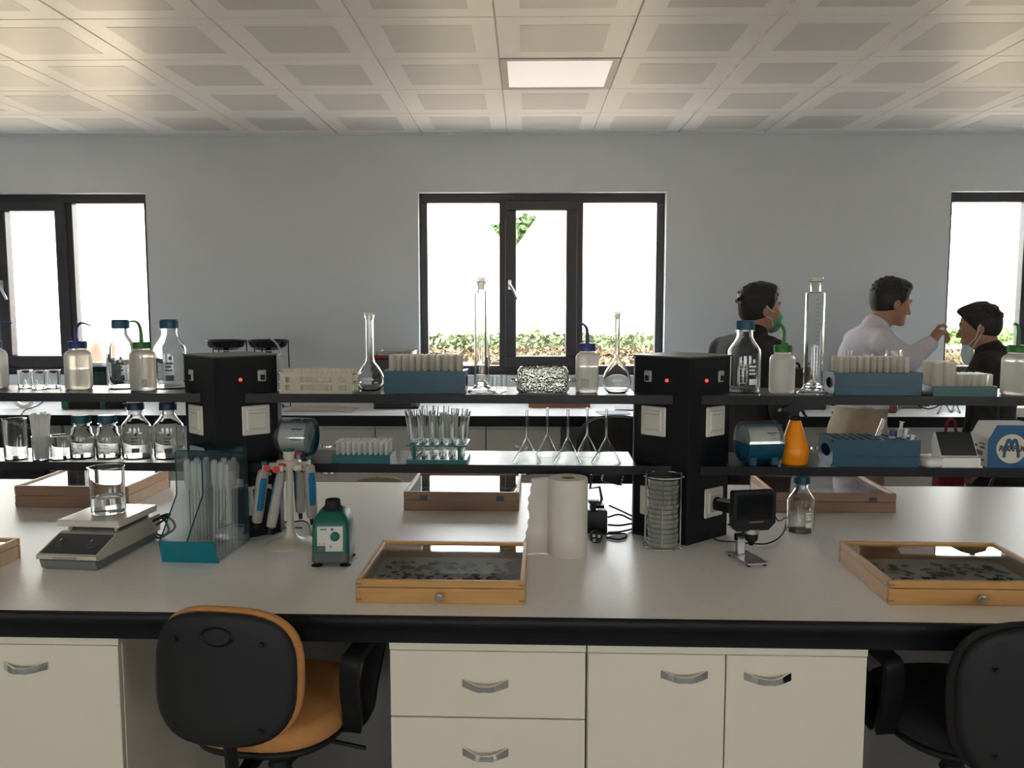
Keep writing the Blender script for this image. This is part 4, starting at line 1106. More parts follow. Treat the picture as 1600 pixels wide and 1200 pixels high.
h.build('spray_head', 'black_plastic', t, smooth=30)
MB().tube([(9 * k, 0, zt + .036), (12 * k, 0, zt + .026), (14 * k, 0, zt + .018), (19 * k, 0, zt + .008)], [.006, .0055, .0045, .0025], 8).build('trigger', 'black_plastic', t)
MB().cyl((-22 * k, 0, zt + .034), (-26 * k, 0, zt + .028), .004, 8).build('nozzle', 'white_plastic', t)

# ------------------------------------------------------------------ white box, meter, film carton
p = spot(1456, 733, Z1, .03); t = thing('soap_box', 'small flat white plastic box beside the blue rack', 'box', p, ROT + .25)
loft([(.030, .022, .012, 0), (.034, .026, .014, .006), (.034, .026, .014, .012)]).build('tray', 'white_plastic', t)
loft([(.035, .027, .014, .0125), (.035, .027, .014, .020), (.030, .022, .014, .026), (.024, .016, .012, .028)]).build('lid', 'white_plastic', t)
p = spot(1502, 736, Z1, .0); p = p * ((SY0 + .010) / W2By(p)); p.z = Z1; k = mpp(p)
t = thing('bench_meter', 'white desktop meter with large dark tilted screen', 'meter', p, ROT + .0)
w2 = 29 * k
b = MB(); b.prism([(0, 0), (.075, 0), (.075, .075), (.062, .095), (.016, .030), (.0, .028)], 'x', -w2, w2); b.build('body', 'white_plastic', t, smooth=0)
d = Vector((0, .046, .065)); n_ = Vector((0, -.065, .046)).normalized()
sc = MB(); A = Vector((0, .017, .0315)); Bq = Vector((0, .0615, .0943))
for (off, sx) in ((.0, 1),):
    q0 = [A + Vector((-w2 + .003, 0, 0)) + n_ * .0006, A + Vector((w2 - .003, 0, 0)) + n_ * .0006, Bq + Vector((w2 - .003, 0, 0)) + n_ * .0006, Bq + Vector((-w2 + .003, 0, 0)) + n_ * .0006]
    q1 = [v + n_ * .0014 for v in q0]; sc.add(q0 + q1, [(0, 3, 2, 1), (4, 5, 6, 7), (0, 1, 5, 4), (1, 2, 6, 5), (2, 3, 7, 6), (3, 0, 4, 7)])
sc.build('screen', mat('screen_dark', (.035, .037, .036), .25), t, smooth=0)
MB().box(-w2 - .004, -w2 + .008, -.004, .006, 0, .006).box(w2 - .008, w2 + .004, -.004, .006, 0, .006).build('feet', 'white_plastic', t, smooth=0)
# film carton with the round emblem
p = on(1576, 733, Z1); p = p * ((SY0 + .012) / W2By(p)); p.z = Z1; k = mpp(p)
t = thing('film_carton', 'blue carton with a round cream emblem and black lettering at the right edge', 'box', p, ROT)
mat('carton_blue', (0.010, 0.085, 0.20), 0.5); mat('carton_cream', (0.62, 0.56, 0.44), 0.55); mat('carton_side', (0.62, 0.57, 0.50), 0.55)
xl_, xr_ = -33 * k, 50 * k; ht = 67 * k
body = [(xl_, 0), (xr_, 0), (xr_, ht - .02), (xr_ - .012, ht), (xl_ + .022, ht), (xl_ + .004, ht - .036), (xl_, ht - .040)]
b = MB().prism(body, 'y', .0015, .105); b.build('carton_body', 'carton_side', t, smooth=0)
MB().prism(body, 'y', 0, .0015).build('front_panel', 'carton_blue', t, smooth=0)
em = MB(); cxz = (2.5 * k, 30 * k); rr = 23 * k
em.prism([(cxz[0] + rr * math.cos(2 * PI * i / 40), cxz[1] + rr * math.sin(2 * PI * i / 40)) for i in range(40)], 'y', -.0006, 0); em = em.build('emblem', 'carton_cream', t, smooth=0)
mm = MB()
pth = [(-11, -14), (-10, -2), (-7, 11), (-4.5, 13.5), (-2, 11), (0, 0), (0, 0), (2, 11), (4.5, 13.5), (7, 11), (10, -2), (11, -14)]
mm.tube(curve_pts([(cxz[0] + x * k, -.0007, cxz[1] + z * k) for x, z in pth[:6]], 5), 2.6 * k, 8); mm.tube(curve_pts([(cxz[0] + x * k, -.0007, cxz[1] + z * k) for x, z in pth[6:]], 5), 2.6 * k, 8)
mm.v = [(x, -.0012 if y < -.0007 else -.0005, z) for x, y, z in mm.v]
mm.build('letter_m', 'carton_blue', em, smooth=0)
text_mesh('lettering', 'PARAFILM', 12.0 * k, Matrix.Translation((cxz[0], -.0018, cxz[1])) @ FACE, 'print_grey', em, bold=True, extrude=.0002, xs=.74, shear=.2)
sp_ = MB()
for (y0, y1, z0, z1) in ((.02, .05, .75, .8), (.06, .08, .62, .70), (.02, .045, .6, .68), (.03, .085, .35, .52), (.02, .05, .18, .24), (.06, .09, .1, .2)):
    sp_.box(xl_ - .0006, xl_, y0, y1, (ht - .04) * z0, (ht - .04) * z1)
sp_.build('side_print', 'print_grey', t, smooth=0)
# ------------------------------------------------------------------ specimen boxes
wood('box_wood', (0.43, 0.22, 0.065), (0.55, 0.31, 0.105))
wood('box_wood_shade_and_dark', (0.22, 0.115, 0.065), (0.30, 0.165, 0.095))  # backlit shade put into the colour of rear box fronts; also dark end grain
wood('box_wood_pale', (0.55, 0.36, 0.22), (0.66, 0.46, 0.30))
mat('foam_white', (0.80, 0.79, 0.73), 0.8, noise=.15, nscale=22)
mat('card_white', (0.80, 0.79, 0.72), 0.8)
mat('insect_dark', (0.030, 0.024, 0.018), 0.5)
mat('felt_grey', (0.30, 0.31, 0.30), 0.8, noise=.3, nscale=25)
thin_glass('lid_glass', (0.96, 0.98, 0.97), gloss=1.6)
mat('knob_metal', (0.55, 0.52, 0.45), .22, metal=1.0)
GS = 'wooden insect boxes with glass lids'
def specimen_box(label, corner, L, D, H, woodm, side, knob, inside, seed, split=.55, rz=0.0):
    """corner: world point of the front left foot"""
    t = thing('specimen_box', label, 'box', corner, ROT + rz, GS); w = .011
    zs = H * split
    for (nm, z0, z1, q) in (('tray', 0, zs - .0008, 0), ('lid', zs + .0008, H, .0)):
        MB().box(0, L, 0, w, z0, z1, bev=.0012).build(nm + '_front', woodm, t, smooth=20); MB().box(0, L, D - w, D, z0, z1, bev=.0012).build(nm + '_back', woodm, t, smooth=20)
        MB().box(.0003, w, w, D - w, z0, z1, bev=.0012).build(nm + '_side', side, t, smooth=20); MB().box(L - w, L - .0003, w, D - w, z0, z1, bev=.0012).build(nm + '_side', side, t, smooth=20)
    MB().box(w, L - w, w, D - w, .002, .012).build('foam_floor', 'foam_white' if inside != 'grey' else 'felt_grey', t, smooth=0)
    MB().box(w * .7, L - w * .7, w * .7, D - w * .7, H - .008, H - .0055).build('glass_lid', 'lid_glass', t, smooth=0)
    for z_ in (H * .12, H * .78):              # finger joints, dark end grain
        for x in (0, L): MB().box(x - .014 if x else -.0004, x + .0004 if x else .014, -.0004, .012, z_, z_ + H * .09).build('joint_pin', 'box_wood_shade_and_dark', t, smooth=0)
    if knob:
        k = MB(); k.lathe([(0, 0), (.004, 0), (.004, .008), (.010, .011), (.0115, .016), (.009, .020), (0, .0215)], 24, M=Matrix.Translation((L * knob, 0, H * .36)) @ Matrix.Rotation(PI / 2, 4, 'X'))
        k.build('knob', 'knob_metal', t)
    r = np.random.default_rng(seed); m = MB(); c = MB()
    if inside != 'grey':
        for i in range(150):
            x, y = r.uniform(w + .015, L - w - .02), r.uniform(w + .015, D - w - .06); a = r.uniform(0, PI); s = r.uniform(.5, 1.25)
            M = Matrix.Translation((x, y, .018)) @ Matrix.Rotation(a, 4, 'Z') @ Matrix.Diagonal((s, s, s, 1))
            for (cx, rx, ry) in ((0, .0055, .0032), (.0065, .003, .0025), (-.007, .005, .003)):
                m.lathe([(0, -1), (.7, -.7), (1, 0), (.7, .7), (0, 1)], 6, M=M @ Matrix.Translation((cx, 0, 0)) @ Matrix.Diagonal((rx, ry, .0022, 1)))
            for ly in (-.004, 0, .004): m.box(ly - .0004, ly + .0004, -.009, .009, -.0006, .0004, M=M)
            if i % 4 == 0: c.box(x - .010, x + .010, y - .012, y - .005, .0122, .0128)
        for i in range(5):
            x, y = r.uniform(.03, L - .07), r.uniform(.1, D - .07); c.box(x, x + .045, y, y + .03, .0122, .0128)
        c.box(L - .075, L - .04, D - .12, D - .07, .0122, .013)
        tag(m.build('pinned_insects', 'insect_dark', t, smooth=0), kind='stuff')
        tag(c.build('label_cards', 'card_white', t, smooth=0), kind='stuff')
    elif inside == 'grey':
        c.box(.05, L * .45, .05, D - .03, .0122, .0135); c.build('grey_card', mat('card_grey', (.34, .36, .34), .7), t, smooth=0)
        p_ = MB(); p_.prism([(L * .5, .03), (L * .95, .05), (L * .8, D - .03), (L * .46, D - .04)], 'z', .0122, .0135); p_.build('pink_card', mat('card_pink', (.62, .48, .47), .7, noise=.3, nscale=20), t, smooth=0)
    return t
def fl(px, py): return on(px, py, BZ)
k = mpp(fl(688, 944))
specimen_box('honey coloured insect box with metal knob in front of the paper towel roll', fl(556, 942), (fl(820, 944) - fl(556, 942)).length, .335, .056, 'box_wood', 'box_wood_pale', .5, 'insects', 1, .68)
specimen_box('honey coloured insect box with metal knob at the right picture edge', fl(1388, 945), .415, .335, .058, 'box_wood', 'box_wood_pale', .5, 'insects', 2, .68)
specimen_box('dark backlit insect box behind the lower shelf near the paper towel roll', fl(631, 797), (fl(811, 797) - fl(631, 797)).length, .335, .064, 'box_wood_shade_and_dark', 'box_wood_pale', None, 'insects', 3)
specimen_box('dark backlit insect box behind the glass beaker on the hotplate', fl(24, 792), (fl(203, 792) - fl(24, 792)).length, .335, .074, 'box_wood_shade_and_dark', 'box_wood_pale', None, 'insects', 4)
specimen_box('insect box with grey and pink cards inside, behind the teal-capped bottle', fl(1209, 800), (fl(1400, 802) - fl(1209, 800)).length, .335, .066, 'box_wood_shade_and_dark', 'box_wood_pale', None, 'grey', 5)
q = fl(33, 872); sx = Vector((math.cos(ROT), math.sin(ROT), 0)); sy_ = Vector((-math.sin(ROT), math.cos(ROT), 0))
specimen_box('pale wooden insect box cut off by the left picture edge beside the hotplate', q - sx * .40 - sy_ * .335, .40, .335, .058, 'box_wood', 'box_wood_pale', .5, 'insects', 6, .68)
m = MB()
for o in [x for x in bpy.data.objects if x.name.startswith('specimen_box')]:
    if 'near the paper towel' in o['label'] or 'grey and pink' in o['label']:
        for u in (.14, .80):
            L_ = .395
            MB().box(L_ * u, L_ * u + .026, -.0012, .001, .034, .052).build('latch', 'print_grey', o, smooth=0)

# ------------------------------------------------------------------ hotplate stirrer and beaker of water
mat('enamel_beige', (0.50, 0.47, 0.40), 0.4); mat('enamel_grey', (0.16, 0.16, 0.155), 0.5); mat('panel_dark', (0.05, 0.055, 0.062), 0.35)
p = fl(104, 892); k = mpp(p)
t = thing('hotplate_stirrer', 'beige hotplate stirrer with two knobs on its dark sloping panel', 'hotplate', p, ROT + math.radians(-4))
hw = 50 * k; Dp = .325
b = MB(); b.prism([(.010, .026), (.0, .030), (0, .040), (.10, .074), (.115, .076), (Dp, .076), (Dp, .026)], 'x', -hw, hw); b.build('housing', 'enamel_beige', t, smooth=0)
MB().prism([(.012, .002), (.004, .026), (Dp - .004, .026), (Dp - .012, .002)], 'x', -hw + .006, hw - .006).build('base', 'enamel_grey', t, smooth=0)
sl = math.atan2(.034, .10); Ms = Matrix.Translation((0, .003, .0412)) @ Matrix.Rotation(sl, 4, 'X')
pn = MB().box(-hw + .006, hw - .006, .006, .096, 0, .0012, M=Ms).build('control_panel', 'panel_dark', t, smooth=0)
for x in (-hw * .52, hw * .52):
    kn = MB().lathe([(0, .001), (.014, .001), (.0135, .004), (.011, .005), (.0105, .012), (0, .0125)], 24, M=Ms @ Matrix.Translation((x, .045, 0))).build('knob', mat('knob_dark', (.07, .07, .065), .35), t)
    MB().box(x - .001, x + .001, .046, .056, .0125, .0132, M=Ms).build('pointer', 'print_white', kn, smooth=0)
MB().box(-hw * .45, hw * .35, -.0006, .0004, .031, .037).build('nameplate', mat('plate_tan', (.30, .28, .23), .4), t, smooth=0)
PZ = .108
pl = MB(); pl.prism([(.105, PZ - .018), (.100, PZ - .002), (.104, PZ), (.300, PZ), (.304, PZ - .004), (.300, PZ - .018)], 'x', -hw - .006, hw + .004); pl.build('top_plate', mat('plate_ceramic', (.70, .66, .58), .22), t, smooth=0)
for x in (-hw * .8, hw * .8):
    for y in (.125, .28): MB().cyl((x, y, .075), (x, y, PZ - .017), .006, 10).build('spacer', 'steel', t)
MB().box(-hw * .85, hw * .85, .13, .275, .0765, PZ - .019).build('heater_core', 'panel_dark', t, smooth=0)
R4 = Matrix.Rotation(ROT + math.radians(-4), 4, 'Z')
bp_ = p + R4 @ Vector((.004, .195, PZ)); k = mpp(bp_)
t = thing('beaker', 'glass beaker of water standing on the hotplate', 'beaker', bp_, ROT); R, H = 25 * k, 73 * k
m = MB().lathe(shell([(R * .9, 0), (R * .97, .002), (R, .008), (R, H - .004), (R * 1.04, H - .001), (R * 1.05, H)], .0018, .003), 40)
for i, v in enumerate(m.v):
    a = math.atan2(v[1], v[0]); d = abs((a - math.radians(200) + PI) % (2 * PI) - PI)
    if v[2] > H * .88 and d < .35:
        q = 1 + .15 * (1 - d / .35) * (v[2] - H * .88) / (H * .12); m.v[i] = (v[0] * q, v[1] * q, v[2])
m.build('glass_body', 'lab_glass', t, smooth=50)
MB().lathe([(0, .0035), (R * .93, .0036), (R - .0022, .009), (R - .0022, H * .36), (0, H * .36)], 36).build('water', 'water', t, smooth=40)
g = MB()
for i in range(5):
    q = arc_patch(R, -150, -134, H * (.34 + .11 * i), H * (.34 + .11 * i) + .0022); g.add(q.v, q.f)
g.build('scale', 'print_white', t, smooth=0)
# cable bundle by the hotplate
def cable(label, pts, r, n=8, material='black_rubber', cat='cable', name='power_cable', group=None):
    o = MB().tube([Vector((q.x, q.y, max(q.z, BZ + r + .0004))) for q in curve_pts(pts, n)], r, 8).build(name, material); return tag(o, label, cat, group)
c0 = fl(240, 852)
pts = []
for i in range(15):
    a = i * 1.05; rr = .034 + .006 * math.sin(i * 2.1)
    pts.append(c0 + Vector((rr * math.cos(a), .055 + .03 * math.sin(a * .7), .040 + rr * .95 * math.sin(a) + .002 * i * 0)))
pts[0].z = BZ + .005
pts = [p + R4 @ Vector((hw + .001, .30, .045))] + pts[1:]
pts = [Vector((q.x, q.y, max(q.z, BZ + .0045))) for q in pts]
cable('coiled black cable bunched between the hotplate and acrylic dispenser', pts, .0034)

# ------------------------------------------------------------------ acrylic dispenser
thin_glass('acrylic', (0.93, 0.96, 0.965), gloss=1.4, haze=.05, hazecol=(.7, .75, .78))
thin_glass('acrylic_blue', (0.42, 0.72, 0.80), gloss=1.3, haze=.20, hazecol=(.03, .25, .32))
mat('acrylic_teal', (0.004, 0.16, 0.21), 0.22); mat('acrylic_edge', (0.01, 0.07, 0.11), 0.2)
p = fl(293, 882); k = mpp(p)
t = thing('acrylic_dispenser', 'clear acrylic dispenser with teal front tray and divider', 'dispenser', p, ROT + math.radians(-3))
hw = 44 * k; H = .288
side = [(.02, 0), (0.0, .062), (.105, .168), (.105, H), (.235, H), (.235, 0)]
for s, n in ((-1, 'side_panel'), (1, 'side_panel'), (0, 'divider')):
    x = s * hw; xo = .012 if s == 0 else 0
    MB().prism(side[1:] + [side[0]] if s else [(.004, .062), (.105, .168), (.105, H - .03), (.235, H - .03), (.235, .01), (.02, .01)], 'x', x - .0015, x + .0015).build(n, 'acrylic', t, smooth=0)
    if s <= 0:
        e = MB(); e.tube([(x, .0005, .062), (x, .1045, .168), (x, .1045, H - (.02 if s == 0 else 0))], .0022, 6); e.build('panel_edge', 'acrylic_edge', t)
fr = MB(); fr.add([(-hw, .0, .062), (hw, .0, .062), (hw, .105, .168), (-hw, .105, .168), (-hw, .105, H), (hw, .105, H)], [(0, 1, 2, 3), (3, 2, 5, 4)]); fr.build('front_panel', 'acrylic', t, smooth=0)
tr_ = MB(); tr_.prism([(.02, 0), (.0, .063), (-.004, .063), (.016, -.0)], 'x', -hw - .003, hw + .003); tr_.build('front_tray', 'acrylic_teal', t, smooth=0)
MB().box(-hw, hw, .235, .239, 0, H + .002).build('back_panel', 'acrylic_blue', t, smooth=0)
MB().box(-hw + .0, hw, .108, .239, H + .001, H + .005).build('top_lid', 'acrylic_blue', t, smooth=0)
MB().box(-hw, hw, .02, .234, .0, .003).build('floor_panel', 'acrylic', t, smooth=0)
pp = MB().lathe([(.0012, 0), (.0022, .03), (.0024, .12), (.0052, .135), (.0058, .165), (.0045, .175), (0, .177)], 8).mesh('pipette', 40); pp.materials.append(MATS['tip_plastic'])
R4 = Matrix.Rotation(ROT + math.radians(-3), 4, 'Z')
for side_, w_ in ((-1, 'left'), (1, 'right')):
    for j in range(4):
        for i in range(3):
            x = side_ * hw * .5 + (i - 1) * .0195 - (.003 if side_ > 0 else 0); y = .132 + j * .0205
            o = tag(link('transfer_pipette', pp), 'plastic pipette in the %s compartment of the dispenser, %s' % (w_, place_words(i, 3, j, 4)), 'pipette', 'transfer pipettes in the acrylic dispenser')
            base = Vector((x, y, .0045)); tp_ = Vector((x + (.004 if side_ > 0 else -.002), y + .004, .19))
            o.rotation_mode = 'QUATERNION'; o.rotation_quaternion = (R4 @ (tp_ - base)).to_track_quat('Z', 'X'); o.location = p + R4 @ base
            o.scale = (1.6, 1.6, 1.46 - .10 * ((i * 5 + j * 3) % 4) / 3)

# ------------------------------------------------------------------ pipette stand and pipettes
p = spot(455, 862, BZ, .075); k = mpp(p)
t = thing('pipette_stand', 'cream carousel stand carrying micropipettes', 'stand', p, ROT)
MB().lathe([(0, 0), (.077, 0), (.079, .003), (.074, .008), (.045, .013), (.022, .022), (.013, .040), (.010, .07), (.010, .225), (.0, .225)], 40).build('base_and_stem', 'cream_plastic', t, smooth=50)
cw = MB(); cw.lathe([(0, .222), (.030, .224), (.034, .232), (.034, .244), (.028, .250), (0, .252)], 32)
for a in range(6): cw.box(.028, .056, -.011, .011, .226, .244, bev=.003, M=Matrix.Rotation(a * PI / 3 + .26, 4, 'Z'))
cw.build('carousel', 'cream_plastic', t)
MB().lathe([(0, .25), (.014, .25), (.015, .262), (.017, .276), (0, .276)], 24).build('top_knob', 'cream_plastic', t)
MB().lathe([(0, .2762), (.0165, .2762), (.0165, .281), (0, .281)], 24).build('knob_cap', mat('button_green', (.01, .12, .07), .4), t)
GPp = 'micropipettes on the carousel stand'
def pipette(label, base, tilt, rz, insert, btn):
    o = thing('micropipette', label, 'pipette', p + Vector((base[0] * 1.15, base[1] * 1.15, base[2])), ROT + rz, GPp); o.rotation_euler = (tilt[0], tilt[1], ROT + rz)
    loft([(.0060, .0060, .004, -.150), (.0125, .0125, .008, -.146), (.0140, .0145, .009, -.120), (.0130, .0150, .008, -.070), (.0120, .0160, .008, -.02), (.0105, .0140, .008, .004), (.0085, .0085, .006, .010)], 4).build('grip_body', mat('pipette_grey', (.33, .31, .275), .42), o, smooth=50)
    loft([(.0144, .0088, .003, -.108), (.0146, .0100, .003, -.100), (.0142, .0108, .004, -.03), (.0130, .0090, .004, -.012)], 3).build('colour_insert', insert, o, smooth=40)
    MB().lathe([(.0055, -.166), (.0062, -.150), (.0, -.150)] if False else [(0, -.168), (.0055, -.168), (.0065, -.150), (0, -.150)], 14).build('nose_cone', 'black_plastic', o)
    MB().lathe([(0, .008), (.0045, .008), (.0045, .026), (0, .026)], 12).build('plunger', 'cream_plastic', o)
    MB().lathe([(0, .026), (.0095, .026), (.0100, .030), (.0090, .033), (0, .0335)], 18).build('button', btn, o)
    MB().box(-.005, .005, -.024, -.012, -.006, .002, bev=.002).build('finger_hook', 'pipette_grey', o)
    return o
mat('insert_blue', (.005, .14, .27), .35); mat('button_red', (.55, .02, .03), .4)
pipette('micropipette hanging on the left of the stand with wide blue grip', (-.052, -.045, .222), (math.radians(6), math.radians(-9), 0), 2.2, 'insert_blue', 'button_green')
pipette('micropipette hanging at the front of the stand, blue edge just visible', (-.002, -.068, .222), (math.radians(4), math.radians(-12), 0), -2.75, 'insert_blue', 'button_red')
pipette('micropipette hanging on the right of the stand with blue window side', (.058, -.022, .232), (math.radians(2), math.radians(2), 0), -.95, 'insert_blue', 'button_green')
pipette('micropipette hanging at the back of the carousel stand', (.006, .066, .226), (math.radians(-3), 0, 0), .6, 'insert_blue', 'button_red')
for (x, y, z) in ((-.045, -.045, .238), (-.012, -.066, .238)):
    MB().lathe([(0, 0), (.010, 0), (.0095, .004), (0, .005)], 18, M=Matrix.Translation((x, y - .016, z)) @ Matrix.Rotation(PI / 2, 4, 'X')).build('hook_button', 'button_red', t)

# ------------------------------------------------------------------ vortex mixer
mat('mixer_green', (.003, .105, .075), .38); mat('mixer_grey', (.095, .10, .10), .5)
p = spot(514, 886, BZ, .0); k = mpp(p)
t = thing('vortex_mixer', 'green vortex mixer with white front panel and black rubber cup', 'mixer', p + Vector((0, .060, 0)), ROT + math.radians(5))
hx_, hy_ = .051, .060
loft([(hx_ * .97, hy_, .012, .012), (hx_, hy_, .012, .016), (hx_ * .98, hy_ * .985, .012, .036)]).build('base', 'mixer_grey', t, smooth=40)
loft([(hx_ * .98, hy_ * .985, .012, .0362), (hx_ * .95, hy_ * .93, .012, .105), (hx_ * .88, hy_ * .86, .014, .128), (hx_ * .66, hy_ * .64, .014, .142), (hx_ * .50, hy_ * .5, .014, .145)]).build('housing', 'mixer_green', t, smooth=40)
sl = math.atan2(hy_ * .055, .069); Mf = Matrix.Translation((0, -hy_ * .985 - .0006, .036)) @ Matrix.Rotation(-sl, 4, 'X')
fp_ = MB().box(-.034, .034, -.0016, .002, .006, .074, bev=.001, M=Mf).build('front_panel', mat('panel_white', (.60, .59, .54), .45), t)
MB().lathe([(0, 0), (.0125, 0), (.012, .007), (.0105, .009), (0, .0095)], 28, M=Mf @ Matrix.Translation((.014, -.0018, .047)) @ Matrix.Rotation(PI / 2, 4, 'X')).build('speed_knob', 'mixer_green', t)
MB().box(-.034, -.012, -.0034, -.0012, .006, .022, M=Mf).build('rocker_switch', 'mixer_grey', t, smooth=0)
g = MB(); g.box(-.026, -.008, -.0024, -.0015, .064, .068, M=Mf); g.build('maker_print', mat('print_green', (.10, .22, .17), .5), fp_, smooth=0)
g = MB(); g.lathe([(0, 0), (.0035, 0), (.0035, .0008), (0, .0008)], 14, M=Mf @ Matrix.Translation((.006, -.0016, .066)) @ Matrix.Rotation(PI / 2, 4, 'X')); g.build('dial_mark', 'print_grey', fp_, smooth=0)
g = MB(); g.prism([(-.004, .018), (.004, .018), (0, .0245)], 'y', -.0023, -.0015, M=Mf @ Matrix.Translation((.002, 0, 0))); g.build('warning_mark', 'print_green', fp_, smooth=0)
g = MB(); g.box(-.029, -.027, -.0023, -.0015, .026, .029, M=Mf); g.box(-.016, -.014, -.0023, -.0015, .026, .029, M=Mf); g.build('switch_marks', 'print_grey', fp_, smooth=0)
MB().lathe([(0, .144), (.026, .144), (.027, .148), (.021, .156), (.020, .168), (.0185, .171), (.013, .170), (.008, .160), (0, .158)], 28).build('rubber_cup', 'black_rubber', t)
for x in (-.038, .038):
    for y in (-.045, .045): MB().lathe([(0, 0), (.015, 0), (.0155, .002), (.009, .006), (.008, .0125), (0, .0125)], 18, c=(x, y, 0)).build('suction_foot', 'black_rubber', t)
mq = Vector(t.location)
cable('thin black cord running from the vortex mixer to the left power column', [mq + Vector((-.03, .062, .02)), mq + Vector((-.08, .12, .006)), fl(478, 822) + Vector((0, .02, .005)), fl(456, 820) + Vector((0, .02, .005)), fl(437, 820) + Vector((0, 0, .006))], .0026)

# ------------------------------------------------------------------ paper towel roll
paper = mat('paper_towel', (.66, .62, .55), .85, noise=.03, nscale=30, bump=.15)
p = spot(887, 874, BZ, .054); k = mpp(p)
t = thing('paper_towel_roll', 'upright cream paper towel roll with a torn loose sheet', 'paper roll', p, ROT); R, H = 30.5 * k, .218
MB().lathe([(.021, 0), (R - .001, 0), (R, .002), (R, H - .002), (R - .001, H), (.021, H)], 48, closed=True).build('roll', paper, t, smooth=40)
MB().lathe([(.0190, .001), (.0209, .001), (.0209, H - .001), (.0190, H - .001)], 30, closed=True).build('core', mat('cardboard', (.30, .23, .15), .8), t)
vs = []; fs = []; nx, nz = 14, 26
for j in range(nz + 1):
    z_ = H * j / nz; jag = .0016 * math.sin(j * 1.7) + .0012 * math.sin(j * 4.1) + .004 * math.sin(j * .45)
    Ls = .060 - .012 * (1 - abs(j / nz - .15)) + .016 * math.cos(j / nz * 3.0 - .4) * (1 if j / nz < .5 else .4) + jag
    for i in range(nx + 1):
        u = i / nx; x = -R * .96 - Ls * u - .002; y = -.002 + .055 * u * u * (1 - .45 * j / nz) * -1 * .6 + .018 * u
        vs.append((x, y - .0, max(z_ - .004 * u * (1 if j else 0), .0005)))
for j in range(nz):
    for i in range(nx):
        a = j * (nx + 1) + i; fs.append((a, a + 1, a + nx + 2, a + nx + 1))
o = MB().add(vs, fs).build('loose_sheet', milky('paper_sheet', (.70, .66, .59), clear=0.0, trl=.22, rough=.8), t, smooth=60)
md = o.modifiers.new('thick', 'SOLIDIFY'); md.thickness = .0006

# ------------------------------------------------------------------ wire rack of petri dishes
p = spot(1035, 864, BZ, .056); k = mpp(p); t = thing('petri_rack', 'round steel wire rack holding a stack of petri dishes', 'rack', p, ROT); R = 31 * k; H = .212
def ring(r, z, rr=.0016): return MB().tube([(r * math.cos(2 * PI * i / 36), r * math.sin(2 * PI * i / 36), z) for i in range(36)], rr, 6, closed=True)
ring(R, H, .002).build('top_ring', 'chrome', t); ring(R * .97, .006).build('bottom_ring', 'chrome', t)
for i in range(6):
    a = 2 * PI * i / 6 + .35; MB().cyl((R * math.cos(a), R * math.sin(a), .002), (R * math.cos(a), R * math.sin(a), H + .004), .0015, 6).build('upright_wire', 'chrome', t)
for a in (0.35, 1.4): MB().tube([(R * math.cos(a), R * math.sin(a), .006), (-R * math.cos(a), -R * math.sin(a), .006)], .0015, 6).build('floor_wire', 'chrome', t)
thin_glass('petri_plastic', (0.95, 0.96, 0.95), gloss=1.6, haze=.16, hazecol=(.85, .85, .8))
dm = MB().lathe([(0, 0), (.0430, 0), (.0430, .012), (.0418, .012), (.0418, .0012), (0, .0012)], 32).mesh('dish_base', 40); dm.materials.append(MATS['petri_plastic'])
lm = MB().lathe([(0, .0134), (.0450, .0134), (.0450, .0046), (.0438, .0046), (.0438, .0122), (0, .0122)], 32).mesh('dish_lid', 40); lm.materials.append(MATS['petri_plastic'])
for i in range(14):
    nth = ['bottom', 'second', 'third', 'fourth', 'fifth', 'sixth', 'seventh', 'eighth', 'ninth', 'tenth', 'eleventh', 'twelfth', 'thirteenth', 'topmost'][i]
    o = thing('petri_dish', 'clear petri dish in the wire rack, %s of the stack%s' % (nth, '' if i in (0, 13) else ' from below'), 'petri dish', p + Vector((rg.normal() * .0012, rg.normal() * .0012, .0085 + i * .0139)), 0, 'petri dishes in the wire rack')
    link('dish_base', dm, o); link('dish_lid', lm, o)

# ------------------------------------------------------------------ pocket microscope with screen
p = spot(1183, 886, BZ, 0); k = mpp(p)
t = thing('screen_microscope', 'small black screen microscope on a steel foot plate', 'microscope', p, ROT + math.radians(12))
MB().prism([(-.026, 0), (.034, 0), (.026, .118), (-.036, .118)], 'z', .006, .010).build('foot_plate', 'steel', t, smooth=0)
for (x, y) in ((-.02, .008), (.026, .008), (-.028, .108), (.018, .108)): MB().cyl((x, y, 0), (x, y, .006), .005, 10).build('rubber_foot', 'black_rubber', t)
MB().box(-.016, .006, .086, .104, .010, .060, bev=.002).build('post', 'steel', t)
MB().cyl((-.02, .095, .055), (-.012, .095, .055), .008, 14).box(-.020, .0, .088, .102, .050, .066).build('focus_knob', 'black_plastic', t)
MB().lathe([(0, .052), (.006, .044), (.010, .054), (.017, .060), (.018, .078), (0, .078)], 24, c=(.008, .055, 0)).build('objective', 'black_plastic', t)
MB().lathe([(.0182, .078), (.020, .078), (.020, .090), (0, .090), (0, .078)], 24, c=(.008, .055, 0)).build('focus_ring', 'steel', t)
MB().box(-.002, .018, .07, .095, .062, .074).build('lens_arm', 'steel', t, smooth=0)
w0, w1, h0, h1 = -.052, .070, .088, .196
hd = [(w0, h0 + .012), (w0 + .010, h0), (w1 - .020, h0), (w1, h0 + .020), (w1, h1 - .004), (w1 - .004, h1), (w0 + .004, h1), (w0, h1 - .004)]
MB().prism(hd, 'y', .040, .066).build('head', 'black_plastic', t, smooth=0)
MB().box(w0 + .010, w1 - .010, .0385, .0402, h0 + .030, h1 - .008).build('screen', mat('screen_black', (.008, .010, .009), .12), t, smooth=0)
MB().box(-.006, .034, .0388, .0400, h0 + .022, h0 + .0255).build('maker_print', 'print_grey' if False else mat('print_mid', (.16, .16, .16), .5), t, smooth=0)
mq = Vector(t.location)
